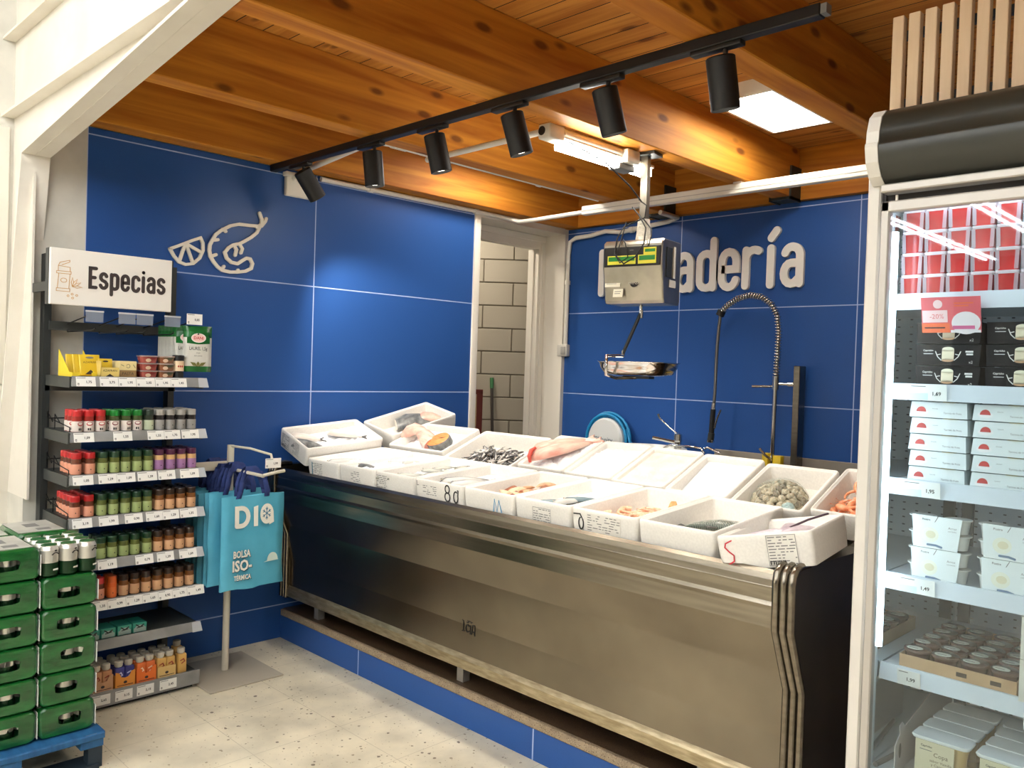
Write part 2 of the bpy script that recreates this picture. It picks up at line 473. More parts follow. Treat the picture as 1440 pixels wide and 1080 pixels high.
mb = MB(); mb.box((4.9, 2.36, 0), (11, 2.55, 3.65), m_white2); struct('wall_corner', mb)
mb = MB(); mb.box((-.3, -1.30, 2.92), (11, 2.6, 2.99), m_plank); struct('ceiling', mb)
m_store = M('store_ceiling_paint', (206, 203, 197), .7)
mb = MB(); mb.box((-.45, -13.2, 3.55), (11, -1.30, 3.65), m_store); struct('ceiling_store', mb)
# corridor behind the doorway: pale block wall set diagonally
bw = frame((-1.0, 2.69, 0), (.7071, .7071, 0), (0, 0, 1))
mb = MB(bw)
mb.box((-1.6, 0, -.12), (1.6, 3.2, -.012), M('mortar', (128, 120, 106), .9))
for r in range(15):
    for k in range(-4, 5):
        x0 = k * .4 + (.2 if r % 2 else 0.06)
        mb.rbox((x0 + .004, r * .2 + .105, -.03), (x0 + .396, r * .2 + .296, 0), m_block, .004, 1, False)
mb.M = Matrix.Identity(4)
struct('wall_corridor', mb)
mb = MB(); mb.box((-3.4, 1.0, -.1), (-.6, 4.6, -.001), M('corridor_floor_grey', (140, 134, 124), .7)); struct('floor_corridor', mb)
mb = MB(); mb.box((-3.4, 1.0, 3.0), (-.3, 4.6, 3.1), m_white2); mb.box((-3.4, 1.0, 0), (-3.3, 4.6, 3.0), m_white2); struct('ceiling_corridor', mb)

# plinth under the counter
mb = MB()
mb.box((0, 0, 0), (4.6, 2.344, .128), m_kerb)
struct('plinth', mb)
mb = MB(); mb.box((.006, -.004, .128), (4.6, 2.344, .1285), m_granite)
mb.rbox((.006, -.006, .128), (4.6, .03, .163), m_granedge, .005, 2, False)
mb.box((.006, .012, .15), (4.6, 2.344, .1645), m_granite); struct('plinth_slab', mb)

# timber roof: joists run towards the back wall, ledger across it
for i, x0 in enumerate((-.0, .855, 1.735, 2.645, 3.53, 4.42)):
    mb = MB(); w = .13 if i == 0 else .115
    mb.rbox((x0 + .001, -1.245, 2.62), (x0 + w, 2.30, 2.92), m_joist, .004, 1, False)
    struct('ceiling_joist', mb)
    if 0 < i:
        h = MB()
        for xx in (x0 - .012, x0 + w):
            h.box((xx, 2.18, 2.60), (xx + .012, 2.305, 2.80), M('joist_hanger_steel', (70, 74, 70), .5, .8))
        h.box((x0 - .012, 2.18, 2.605), (x0 + w + .012, 2.305, 2.62), M('joist_hanger_steel'))
        struct('joist_hanger', h)
mb = MB(); mb.box((-.1, 2.302, 2.618), (4.9, 2.36, 2.92), m_ledger); struct('ceiling_ledger', mb)

# white steel portal frame: tapered column, haunch and beam
mb = MB()
def plate(pts, y0, y1, th, m):       # plate along an x-z polyline, spanning y0..y1
    for (xa, za), (xb, zb) in zip(pts, pts[1:]):
        d = Vector((xb - xa, zb - za)).normalized(); n = Vector((-d.y, d.x)) * th
        mb.add([(xa, y0, za), (xb, y0, zb), (xb, y1, zb), (xa, y1, za), (xa + n.x, y0, za + n.y), (xb + n.x, y0, zb + n.y), (xb + n.x, y1, zb + n.y), (xa + n.x, y1, za + n.y)],
               [(0, 1, 2, 3), (7, 6, 5, 4), (0, 4, 5, 1), (1, 5, 6, 2), (2, 6, 7, 3), (3, 7, 4, 0)], m)
y0, y1 = -1.365, -1.25
plate([(-.24, .9), (-.109, 1.529), (.074, 2.424)], y0, y1, .012, m_steelpaint)
plate([(.074, 2.424), (1.836, 2.62), (4.6, 2.93)], y0, y1, .012, m_steelpaint)
plate([(-.26, 2.645), (3.0, 2.645)], y0, y1, .012, m_steelpaint)
plate([(-.26, 3.0), (8, 3.0)], y0, y1, .012, m_steelpaint)
mb.box((-.26, -1.312, .9), (.06, -1.302, 3.55), m_steelpaint)
mb.add([(.06, -1.312, 2.42), (4.6, -1.312, 2.93), (4.6, -1.312, 3.55), (.06, -1.312, 3.55), (.06, -1.302, 2.42), (4.6, -1.302, 2.93), (4.6, -1.302, 3.55), (.06, -1.302, 3.55)],
       [(0, 1, 2, 3), (7, 6, 5, 4), (0, 4, 5, 1)], m_steelpaint)
mb.box((4.6, -1.312, 2.9), (10.8, -1.302, 3.55), m_steelpaint)
struct('steel_portal_frame', mb)
mb = MB(); mb.rbox((-.27, -1.55, 0), (-.245, -1.27, 1.395), m_white, .004); mb.rbox((-.27, -1.55, 1.405), (-.245, -1.33, 2.6), m_white, .004); struct('trim_2', mb)

# ---------------------------------------------------------------- lights of the place
def tube_light(x, y, L):
    t = thing('ceiling_light', 'twin tube ceiling light in the row of store lights', 'light', (x, y, 3.4), group='store lights seen in the fridge glass')
    b = MB(); b.rbox((-.045, 0, .04), (.045, L, .09), m_pvc, .01)
    for xx in (-.04, .04): b.cyl((xx, L * .5, .1), (xx, L * .5, .15), .006, m_pvc)
    b.build('housing', t)
    for xx in (-.06, .06):
        b = MB(); b.cyl((xx, .02, .02), (xx, L - .02, .02), .014, m_tube); b.build('tube', t)
for x in (.42, 1.47, 2.52, 3.57, 4.62, 5.9):
    for k in range(7): tube_light(x, -3.35 - 1.5 * k, 1.42)

def led_panel(x, y, label):
    t = thing('ceiling_light', label, 'light', (x, y, 2.85))
    mb = MB(); mb.box((-.165, -.315, .002), (.165, .315, .07), m_pvc)
    for q in (((-.165, -.315, -.001), (-.15, .315, .002)), ((.15, -.315, -.001), (.165, .315, .002)), ((-.15, -.315, -.001), (.15, -.3, .002)), ((-.15, .3, -.001), (.15, .315, .002))): mb.box(*q, m_pvc)
    mb.build('housing', t)
    mb = MB(); mb.box((-.15, -.3, 0), (.15, .3, .0015), emit_mat('led_panel_glow2', (255, 250, 240), 24.)); mb.build('diffuser', t)
led_panel(2.16, 1.37, 'rectangular white LED ceiling panel glowing between the timber joists')
led_panel(.49, 1.2, 'white LED ceiling panel in the joist bay beside the doorway wall')
t = thing('batten_light', 'white LED batten lamp fixed under the joist beside the hanging scale', 'light', (1.70, .22, 2.55))
mb = MB(); mb.rbox((-.035, .0, .005), (.035, .1, .07), m_pvc, .008); mb.cyl((-.012, -.002, .04), (-.012, .002, .04), .02, m_black)
mb.build('junction_box', t)
mb = MB(); mb.cyl((.012, .1, .045), (.012, .56, .045), .024, m_pvc); mb.rbox((-.03, .1, .02), (.03, .78, .036), m_pvc, .004); mb.build('housing', t)
mb = MB(); mb.rbox((-.028, .1, -.022), (.028, .5, .02), emit_mat('batten_glow', (255, 250, 238), 60.), .004); mb.rbox((-.028, .62, -.022), (.028, .76, .02), emit_mat('batten_glow'), .004); mb.build('diffuser', t)
mb = MB(); mb.rbox((-.04, .5, -.03), (.03, .62, .0), M('grey_plastic', (120, 122, 122), .5), .005); mb.rbox((-.01, .52, .0), (.06, .62, .065), m_pvc, .008); mb.build('clip', t)

# added lamp, out of view, to brighten the corridor block wall
t = thing('ceiling_light', 'added unseen ceiling lamp brightening the block wall behind the doorway', 'light', (-1.0, 1.75, 2.97))
mb = MB(); mb.lathe([(.16, .03), (.16, -.02), (.12, -.05), (0, -.055)], emit_mat('added_corridor_lamp', (255, 244, 226), 85.)); mb.build('diffuser', t)

# track with six spots
t = thing('track_light_rail', 'long black ceiling track under the joists carrying six black spots', 'light rail', (0, -.13, 2.595))
mb = MB(); mb.rbox((.015, -.02, -.012), (3.10, .02, .024), m_black, .003, 1, False); mb.build('rail', t)
mb = MB(); mb.box((3.10, -.016, -.008), (3.118, .016, .02), M('grey_plastic')); mb.build('end_cap', t)
SPOTS = [(.30, (.02, .62, -.8), 68), (.92, (.02, .12, -1), 20), (1.37, (.10, .22, -.97), 20), (1.84, (.14, .26, -.95), 20), (2.30, (.10, .28, -.95), 20), (2.76, (.03, .22, -.97), 20)]
for i, (x, d, p) in enumerate(SPOTS):
    d = Vector(d).normalized()
    lab = 'black cylinder spotlight, %s from the wall end of the ceiling track' % ORD[i]
    t = thing('track_spotlight', lab, 'spotlight', (x, -.13, 2.583), group='spotlights on the black ceiling track')
    mb = MB(); mb.rbox((-.09, -.017, -.016), (.09, .017, 0), m_black, .003); mb.build('adapter', t)
    mb = MB(); mb.cyl((.03, 0, -.012), (.03, 0, -.05), .008, m_black); mb.build('stem', t)
    q = d.to_track_quat('-Z', 'Y').to_matrix().to_4x4()
    mb = MB(T(.012, 0, -.035) @ q); mb.lathe([(.0, 0), (.042, 0), (.046, -.004), (.046, -.16), (.043, -.162), (.04, -.15)], m_black, 24, cap=False); mb.build('lamp_head', t)
    mb = MB(T(.012, 0, -.035) @ q); mb.lathe([(.04, -.15), (0, -.151)], emit_mat('spot_lens', (255, 246, 230), 8.), 20, cap=False); mb.build('lens', t)
    L = bpy.data.lights.new('spot_lamp', 'SPOT'); L.energy = p; L.color = (1, .93, .82); L.spot_size = R(88); L.spot_blend = .6; L.shadow_soft_size = .03
    lo = bpy.data.objects.new('spot_lamp', L); COL.objects.link(lo)
    lo.location = Vector((x + .012, -.13, 2.548)) + d * .17
    lo.rotation_euler = d.to_track_quat('-Z', 'Y').to_euler()

w = bpy.data.worlds.new('world'); SC.world = w; w.use_nodes = True
w.node_tree.nodes['Background'].inputs[0].default_value = (.8, .8, .8, 1); w.node_tree.nodes['Background'].inputs[1].default_value = .05
SC.view_settings.view_transform = 'Standard'; SC.view_settings.look = 'None'; SC.view_settings.gamma = 1; SC.view_settings.use_curve_mapping = False
SC.view_settings.exposure = 0.

# ---------------------------------------------------------------- wall signs
ws = frame((0, 0, 0), (0, 1, 0), (0, 0, 1))
m_sign = M('sign_white', (236, 228, 212), .45)
mb = MB(ws)
IC = [[(-.595, 2.181), (-.615, 2.195), (-.634, 2.211), (-.651, 2.225), (-.664, 2.238), (-.652, 2.258), (-.632, 2.287), (-.603, 2.313), (-.57, 2.33), (-.54, 2.337), (-.556, 2.359), (-.576, 2.379), (-.541, 2.375), (-.502, 2.368), (-.461, 2.348), (-.435, 2.325), (-.403, 2.313), (-.377, 2.29), (-.355, 2.261)],
 [(-.654, 2.244), (-.669, 2.277), (-.693, 2.296), (-.722, 2.308), (-.749, 2.306), (-.742, 2.275), (-.725, 2.247), (-.699, 2.232), (-.717, 2.209), (-.73, 2.174), (-.736, 2.141), (-.704, 2.15), (-.671, 2.173), (-.651, 2.204), (-.649, 2.223)]]
for q in IC: mb.stroke(q, .0155, .003, .018, m_sign)
for c, r in (((-.455, 2.282), .017), ((-.312, 2.233), .016)):
    mb.stroke(arc(c[0], c[1], r * .62, r * .62, 0, 360, 16), .012, .003, .018, m_sign, True)
SH = [[(-.202, 2.278), (-.254, 2.274), (-.318, 2.272), (-.365, 2.257), (-.396, 2.238), (-.421, 2.222), (-.446, 2.199), (-.463, 2.168), (-.475, 2.142), (-.477, 2.113), (-.471, 2.085), (-.453, 2.058), (-.432, 2.036), (-.406, 2.019), (-.359, 2.014), (-.316, 2.019), (-.274, 2.028), (-.242, 2.046), (-.235, 2.072), (-.249, 2.096), (-.271, 2.098), (-.297, 2.08), (-.32, 2.063), (-.355, 2.066), (-.381, 2.085), (-.393, 2.114), (-.373, 2.141), (-.347, 2.159), (-.31, 2.171), (-.284, 2.187), (-.247, 2.212), (-.215, 2.241), (-.197, 2.279)],
 [(-.189, 2.286), (-.187, 2.316), (-.202, 2.349)], [(-.189, 2.28), (-.167, 2.309), (-.162, 2.325)], [(-.342, 2.155), (-.328, 2.136), (-.335, 2.106)], [(-.31, 2.164), (-.296, 2.145), (-.303, 2.122)],
 [(-.406, 2.234), (-.391, 2.224)], [(-.463, 2.168), (-.433, 2.175)], [(-.469, 2.083), (-.441, 2.096)], [(-.406, 2.024), (-.396, 2.04)], [(-.317, 2.021), (-.316, 2.029)], [(-.215, 2.27), (-.196, 2.285), (-.18, 2.30)]]
LE = [[(-.681, 2.097), (-.641, 2.116), (-.604, 2.135), (-.565, 2.155), (-.526, 2.172), (-.513, 2.147), (-.511, 2.109), (-.528, 2.068), (-.562, 2.036), (-.601, 2.027), (-.635, 2.037), (-.659, 2.062), (-.681, 2.097)], [(-.606, 2.128), (-.63, 2.047)], [(-.598, 2.126), (-.565, 2.045)], [(-.589, 2.128), (-.519, 2.098)]]
t = thing('wall_sign', 'white outline sign of fish, shrimp and lemon on blue wall', 'sign', (0, -.45, 2.2))
mb.M = T(0, .45, -2.2) @ ws; mb.build('fish_outline', t)
mb = MB(T(0, .45, -2.2) @ ws)
for q in SH: mb.stroke(q, .0165, .003, .018, m_sign)
mb.build('shrimp_outline', t)
mb = MB(T(0, .45, -2.2) @ ws)
for q in LE: mb.stroke(q, .0145, .003, .018, m_sign)
mb.build('lemon_outline', t)

t = thing('wall_sign', 'white raised lettering reading Pescadería on the blue back wall', 'sign', (1.1, 2.344, 2.1))
m_sign2 = M('sign_white_letters', (238, 234, 226), .4)
H = .337
for ch, x in (('P', .350), ('e', .505), ('s', .675), ('c', .835), ('a', 1.000), ('d', 1.172), ('e', 1.337), ('r', 1.506), ('í', 1.675), ('a', 1.763)):
    mb = MB(T(-1.1, 0, -2.1) @ frame((0, 0, 0), (1, 0, 0), (0, 0, 1)))
    letter(mb, ch, x, 2.106, H, .050, .004, .026, m_sign2)
    mb.build('letter', t)

# ---------------------------------------------------------------- pipes, trunking and switch
def pipe(name, label, cat, pts, r, clips=(), mat=m_pvc):
    o0 = Vector(pts[0])
    mb = MB(T(*-o0)); mb.tube(pts, r, mat, 10)
    for c in clips: mb.cyl((c[0], c[1], c[2]), (c[0] + c[3], c[1] + c[4], c[2] + c[5]), r * 1.35, mat)
    o = mb.build(name); o.location = o0
    return tag(o, label, cat)
pipe('conduit_pipe', 'white conduit pipe along the top of the left blue wall', 'pipe', [(.016, .17, 2.60), (.016, 1.40, 2.605), (.03, 1.62, 2.60), (.10, 1.70, 2.575), (.22, 1.71, 2.575), (.70, 1.69, 2.575)], .014, [(.016, .5, 2.602, 0, .03, 0), (.016, 1.36, 2.605, 0, .03, 0)])
pipe('conduit_pipe', 'white pipe along the joist side with a ribbed elbow', 'pipe', [(.72, -.02, 2.64), (.78, -.01, 2.645), (.82, .05, 2.64), (.83, .25, 2.635), (.835, 1.66, 2.635)], .014, [(.822, .06 + k * .012, 2.641, 0, .006, 0) for k in range(8)] + [(.835, 1.1, 2.635, 0, .03, 0)])
pipe('conduit_pipe', 'white pipe from wall box towards the ribbed elbow, behind the track', 'pipe', [(.03, -.01, 2.57), (.20, -.015, 2.60), (.72, -.02, 2.64)], .016)
pipe('conduit_pipe', 'white pipe crossing from the joist to the batten lamp', 'pipe', [(.845, .27, 2.602), (1.655, .265, 2.602)], .014)
pipe('conduit_pipe', 'white wavy pipe along the back wall top, dropping to the switch', 'pipe', [(.032, 2.315, 1.75), (.032, 2.315, 2.42), (.045, 2.315, 2.52), (.10, 2.315, 2.545), (.24, 2.315, 2.55), (.38, 2.315, 2.57), (.52, 2.315, 2.55), (.92, 2.315, 2.585), (1.0, 2.30, 2.60), (1.0, 2.1, 2.605)], .016, [(.6, 2.315, 2.558, .03, 0, 0), (.032, 2.315, 2.2, 0, 0, .03)])
mb = MB(); mb.rbox((0, 0, 0), (2.72, .045, .055), m_pvc, .004, 1, False); mb.box((.0, -.002, .022), (2.72, 0, .026), M('pvc_seam', (180, 176, 166), .5))
for xx in (1.08, 1.99): mb.box((xx, .005, .055), (xx + .05, .04, .066), m_pvc)
o = mb.build('cable_trunking', label='long white square cable trunking crossing under the joists', cat='trunking'); o.location = (.70, 1.66, 2.552)
mb = MB(); mb.rbox((.001, -.055, 2.47), (.03, .145, 2.60), m_pvc, .006); mb.rbox((.0, -.065, 2.575), (.045, .02, 2.60), m_pvc, .005)
mb.build('junction_box', label='white square junction box on left wall behind the nearest spotlight', cat='box')
mb = MB(); mb.rbox((-.04, 2.30, 1.66), (.055, 2.343, 1.75), M('grey_switch', (196, 192, 182), .5), .006); mb.rbox((.0, 2.294, 1.675), (.045, 2.302, 1.735), M('grey_switch2', (165, 162, 155), .5), .004)
mb.build('wall_switch', label='small grey switch box at corner beside the doorway', cat='switch')

# broom and red shelf in the corridor
fr = frame((-1.0, 2.69, 0), (.7071, .7071, 0), (0, 0, 1))
t = thing('storage_rack', 'dark red framed rack with cream boards behind the doorway', 'rack', mtx=fr @ T(-.78, 0, .18))
m_red = M('dark_red_paint', (92, 30, 24), .5)
for x0, x1 in ((0, .04), (.56, .61)):
    mb = MB(); mb.box((x0, -.18, 0), (x1, 1.36, .05), m_red); mb.build('post', t)
mb = MB(); mb.box((0, 1.33, 0), (.61, 1.37, .05), m_red); mb.build('top_rail', t)
for z in (.35, .68, 1.06):
    mb = MB(); mb.box((.04, z, 0.005), (.56, z + .26, .03), M('cream_board', (196, 180, 140), .6)); mb.build('board', t)
t = thing('broom', 'broom handle with green cap leaning on grey block wall', 'broom', mtx=fr @ T(-.10, 0, .10))
mb = MB(); mb.cyl((0.06, .1, .12), (0, 1.38, -.07), .013, M('dark_handle', (60, 52, 48), .5)); mb.build('handle', t)
mb = MB(); mb.cyl((0, 1.38, -.07), (-.003, 1.47, -.078), .017, M('green_cap', (70, 130, 84), .5)); mb.build('cap', t)
mb = MB(); mb.rbox((-.08, .0, .05), (.2, .1, .2), M('broom_bristle', (80, 110, 80), .9), .01); mb.build('brush_head', t)
# ---------------------------------------------------------------- fish counter
ct = thing('fish_counter', 'long stainless steel fish counter with a flared front on the plinth', 'counter', (0, 0, 0))
XL, XR = .075, 3.0
PROF = [(-.098, .80), (-.098, .855), (-.103, .868), (-.098, .88), (-.098, .92), (-.100, .923), (-.098, .926), (-.096, .945), (-.09, .962), (-.075, .972), (-.055, .968), (-.052, .94), (-.03, .93)]
mb = MB(); L = [[(x, y, z) for y, z in PROF] for x in (XL, XR)]; mb.loops(L, m_steel, False, closed=False); mb.build('top_fascia', ct)
mb = MB(); mb.loops([[(x, y, z) for y, z in ((-.098, .80), (-.088, .797), (.0, .605), (.004, .6))] for x in (XL, XR)], m_steeld, closed=False)
mb.build('sloped_panel', ct)
mb = MB(); mb.box((XL, .004, .30), (XR, .02, .602), m_steeld); mb.build('lower_panel', ct)
mb = MB()
mb.loops([[(x, y, z) for y, z in ((.004, .31), (-.006, .30), (-.012, .293), (-.012, .252), (.02, .250), (.02, .29))] for x in (XL, XR)], noise_mat('apron_steel', (158, 144, 116), (192, 178, 148), 14, (1, 3, 6), rough=.42, metal=.85), closed=False)
mb.build('bottom_apron', ct)
OUT = [(-.012, .245), (-.012, .60), (-.100, .80), (-.104, .94), (-.098, .968), (-.08, .985), (-.055, .99), (.0, .99), (.43, .985), (.8, 1.07), (.95, 1.105), (.95, .245)]
for k, x0 in ((0, .008), (1, XR)):
    mb = MB()
    for i in range(3):      # three ribs wrapped round the end profile
        a = x0 + i * .0245 + .001
        mb.tube([(a + .0115, y, z) for y, z in OUT[:8]], .0125, m_steel, 8)
    xa, xb = (x0 + .004, x0 + .066)
    P = [(y + .004, z - .004) for y, z in OUT]
    n = len(P)
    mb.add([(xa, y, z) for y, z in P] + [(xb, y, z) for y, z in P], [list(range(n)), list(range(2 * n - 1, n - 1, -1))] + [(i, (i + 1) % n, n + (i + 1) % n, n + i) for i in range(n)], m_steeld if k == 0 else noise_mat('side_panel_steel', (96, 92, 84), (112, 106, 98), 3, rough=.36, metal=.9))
    mb.build('end_panel', ct)
mb = MB()
DECK = [(-.052, .932), (.448, .964), (.47, .965), (.80, 1.10), (.83, 1.105), (.95, 1.09), (.95, .30), (.02, .30)]
n = len(DECK)
mb.add([(XL, y, z) for y, z in DECK] + [(XR, y, z) for y, z in DECK], [(i, (i + 1) % n, n + (i + 1) % n, n + i) for i in range(n)], m_steeld)
mb.build('display_deck', ct)
for x in (.30, 1.47, 2.7):
    for y in (.06, .85):
        mb = MB(); mb.box((x - .02, y - .02, .165), (x + .02, y + .02, .26), M('leg_grey', (160, 156, 150), .4, .6)); mb.build('leg', ct)
# small stamped badge on the lower panel
bd = frame((1.56, .0032, .435), (1, 0, 0), (0, 0, 1))
mb = MB(bd)
m_badge = M('badge_black', (24, 22, 20), .5)
mb.stroke([(-.043, .022), (-.035, .02), (-.037, -.022), (-.044, -.025), (-.03, -.024)], .003, 0, .002, m_badge)
mb.stroke(arc(-.010, -.008, .011, .016, 40, 320), .004, 0, .002, m_badge)
mb.stroke([(.008, .008), (.007, -.028), (.014, -.027)], .003, 0, .002, m_badge)
mb.stroke([(.016, -.028), (.022, .012), (.035, .014), (.036, -.03), (.03, -.016), (.022, -.015)], .003, 0, .002, m_badge)
for a in range(20, 181, 32):
    mb.stroke([(.004 + .008 * math.cos(R(a)), .018 + .008 * math.sin(R(a))), (.004 + .018 * math.cos(R(a)), .018 + .018 * math.sin(R(a)))], .004, 0, .002, m_badge)
mb.build('badge', ct)

# ---------------------------------------------------------------- foam boxes
def foam_box(label, mtx, W=.292, L=.48, H=.105, notch=False, wall=.018):
    """expanded foam crate, origin bottom front left, open at the top"""
    mb = MB(); n = 4
    def loop(ins, r, z): return [(x, y, z) for x, y in rrect(ins, ins, W - ins, L - ins, r, n)]
    mb.loops([loop(.006, .014, 0), loop(.001, .016, H * .45), loop(.0, .016, H - .022), loop(.0, .016, H - .006), loop(.003, .015, H), loop(.008, .012, H), loop(.009, .012, H - .004), loop(wall - .002, .01, H - .004), loop(wall, .01, H - .007), loop(wall + .006, .012, .018)], m_foam, True, True, True)
    o = mb.build('foam_fish_box', mtx=mtx, label=label, cat='fish box', group='white foam boxes on the fish counter')
    return o

def print_label(o, x, z, w, h, parts, side='front', L=.48, W=.292):
    """printed paper label with lines and a bar strip on a box side"""
    f = frame((x, -.0007, z), (1, 0, 0), (0, 0, 1)) if side == 'front' else frame((W + .0007, x, z), (0, 1, 0), (0, 0, 1))
    mb = MB(f)
    if 'bg' in parts: mb.add([(0, 0, 0), (w, 0, 0), (w, h, 0), (0, h, 0), (0, 0, .0004), (w, 0, .0004), (w, h, .0004), (0, h, .0004)], [(3, 2, 1, 0), (4, 5, 6, 7), (0, 1, 5, 4), (1, 2, 6, 5), (2, 3, 7, 6), (3, 0, 4, 7)], M('label_paper', (226, 222, 212), .6))
    rows = int(h / .009); rnd = random.Random(int(x * 1e4) + int(w * 1e4))
    for r in range(rows):
        yy = h - .008 - r * .009; a = .004
        while a < w * .92:
            l = rnd.uniform(.006, .026)
            if rnd.random() < .75: mb.quad(a, yy, min(a + l, w - .003), yy + .003, .0009, m_inkg)
            a += l + .005
    if 'bar' in parts:
        a = w * .04
        while a < w * .55:
            l = rnd.choice((.0015, .003, .004)); mb.quad(a, .003, a + l, .016, .0011, m_ink); a += l + .002
    if 'frame' in parts:
        for q in ((0, 0, w, .0015), (0, h - .0015, w, h), (0, 0, .0015, h), (w - .0015, 0, w, h)): mb.quad(*q, .001, m_inkg)
    if 'blue' in parts: mb.quad(0, 0, .008, h, .001, M('label_teal', (40, 120, 140), .6))
    return mb.build('printed_label', o)

def marker(o, strokes, m, sw=.006, x=0, z=0, side='front', W=.292):
    f = frame((x, -.0006, z), (1, 0, 0), (0, 0, 1))
    mb = MB(f)
    for s in strokes: mb.stroke(s, sw, 0, .0008, m)
    return mb.build('marker_writing', o)

def ice(name, label, mtx, W, L, zf, amp=.012, seed=0, mat=None, nx=16, ny=24, W0=.022, L0=.022):
    """heaped crushed ice in a box: zf(u, v) gives the height"""
    rnd = random.Random(seed); V = []; F = []
    for j in range(ny + 1):
        for i in range(nx + 1):
            u = i / nx; v = j / ny; e = min(u, 1 - u, v, 1 - v)
            z = zf(u, v) + (rnd.random() - .5) * amp * 2 * min(1, e * 8)
            V.append((W0 + u * (W - 2 * W0) + (rnd.random() - .5) * .006 * (e > 0), L0 + v * (L - 2 * L0) + (rnd.random() - .5) * .006 * (e > 0), max(.021, z)))
    k = (nx + 1) * (ny + 1)
    V += [(x, y, .0205) for x, y, z in V]
    for j in range(ny):
        for i in range(nx):
            a = j * (nx + 1) + i
            F.append((a, a + 1, a + nx + 2, a + nx + 1))
    ring = [i for i in range(nx + 1)] + [j * (nx + 1) + nx for j in range(1, ny + 1)] + [ny * (nx + 1) + i for i in range(nx - 1, -1, -1)] + [j * (nx + 1) for j in range(ny - 1, 0, -1)]
    for a, b in zip(ring, ring[1:] + ring[:1]): F.append((a, a + k, b + k, b))
    mb = MB(); mb.add(V, F, mat or m_ice, True)
    return mb.build(name, mtx=mtx, label=label, cat='ice', kind='stuff')

def fish_mesh(L, H, Wd, mat, bend=0., tail=True, head=.22, finm=None, eye=True, name='fish', ns=18, nr=14):
    """fish lying on its side along x (head at -x), back towards +y, thickness in z"""
    mb = MB()
    loops_ = []
    for i in range(ns + 1):
        t = i / ns
        if t < head: q = math.sin(t / head * PI / 2) ** .65
        else: q = (math.cos((t - head) / (1 - head) * PI / 2)) ** .8 * .9 + .1
        h = max(.004, H / 2 * q); w = max(.003, Wd / 2 * min(1, q * 1.05))
        x = (t - .5) * L; yb = bend * ((t - .45) ** 2) * L
        loops_.append([(x, yb + h * math.sin(2 * PI * k / nr), w + w * math.cos(2 * PI * k / nr) * (.98)) for k in range(nr)])
    mb.loops(loops_, mat, True, True, True)
    yt = bend * .3 * L
    o = mb.build(name)
    parts = []
    finm = finm or mat
    if tail:
        f = MB(); x0 = L * .47
        f.prism([(x0, yt - H * .07), (x0 + L * .16, yt - H * .42), (x0 + L * .12, yt), (x0 + L * .16, yt + H * .42), (x0, yt + H * .07)], Wd * .06, Wd * .16, finm); parts.append(f.build('tail_fin', o))
        f = MB(); f.prism([(-L * .12, H * .42), (L * .02, H * .62), (L * .1, H * .42)], Wd * .42, Wd * .52, finm); parts.append(f.build('dorsal_fin', o))
    if eye:
        f = MB(T(-L * .42, H * .09, Wd * .88)); f.lathe([(H * .10, -.003), (H * .09, .001)], M('fish_eye_pale', (200, 196, 176), .2), 12, cap=True); f.lathe([(H * .055, .0012), (0, .002)], M('fish_eye_black', (10, 10, 10), .1), 10, cap=False); parts.append(f.build('eye', o))
    return o

m_silver = fish_mat('silver_fish', (96, 100, 104), (206, 204, 198), half=.03)
m_mack = fish_mat('mackerel', (40, 52, 54), (214, 212, 200), half=.035, stripe=((140, 146, 130), 55))
m_mackd = fish_mat('dark_blue_fish', (34, 52, 66), (120, 140, 146), half=.03, stripe=((60, 84, 96), 90))
m_sard = fish_mat('sardine', (72, 70, 70), (214, 208, 200), half=.007)
m_fin = M('fin_grey', (90, 88, 84), .4)
m_pinkf = noise_mat('pink_flesh', (226, 158, 138), (244, 206, 186), 14, rough=.35, bump=.1)
m_pinkskin = noise_mat('pink_fish_skin', (232, 164, 146), (246, 214, 194), 12, (1, 4, 1), rough=.3)
m_redf = M('red_flesh', (214, 84, 70), .35)
m_salmon = noise_mat('salmon_flesh', (240, 132, 62), (250, 168, 104), 30, (1, 6, 1), rough=.35)
m_skin = noise_mat('dark_fish_skin', (84, 86, 86), (138, 138, 134), 30, rough=.35)
m_whitef = noise_mat('white_fish_flesh', (226, 214, 202), (240, 232, 222), 12, rough=.35)

FT = .08      # tilt of the front row
def front_m(x, y=-.05, z=.942, tilt=FT): return T(x, y, z) @ RX(tilt)
def back_m(x, y, z): return T(x, y, z) @ RX(R(22.5))
BT = R(22.5)
# back row boxes: origin from the rim back edge at y .88, z 1.195
def back_origin(L, H=.105):
    c, s = math.cos(BT), math.sin(BT)
    return .455 + s * H, 1.078 - c * H

FRONT = [
 (.326, .29, 'white foam fish box with blue-edged label, second along the counter front'),
 (.624, .296, 'white foam fish box of ice with printed side, third along the counter front'),
 (.930, .294, 'white foam fish box with smeared print, fourth along the counter front'),
 (1.232, .322, 'white foam fish box marked 80 in black on its front'),
 (1.562, .296, 'white foam fish box marked with a blue M'),
 (1.866, .290, 'white foam fish box with small printed label, right of the blue M box'),
 (2.164, .298, 'white foam fish box with wide printed label and black loop mark'),
 (2.470, .300, 'white foam fish box with plain front holding two large fish'),
]
fb = []
for x, W, lab in FRONT:
    fb.append((foam_box(lab, front_m(x), W), x, W))
print_label(fb[0][0], .045, .022, .10, .068, ('blue', 'bg'))
print_label(fb[1][0], .10, .01, .085, .075, ())
print_label(fb[2][0], .01, .012, .085, .08, ('bar',))
print_label(fb[3][0], .055, .035, .10, .05, ())
marker(fb[3][0], [arc(0, .022, .014, .017, 90, 450, 12), arc(0, -.012, .017, .019, 90, 450, 12)], m_ink, .006, .225, .058)
marker(fb[3][0], [arc(0, .0, .014, .024, 60, 380, 12) + [(.016, .028), (.012, .03)]], m_ink, .006, .28, .052)
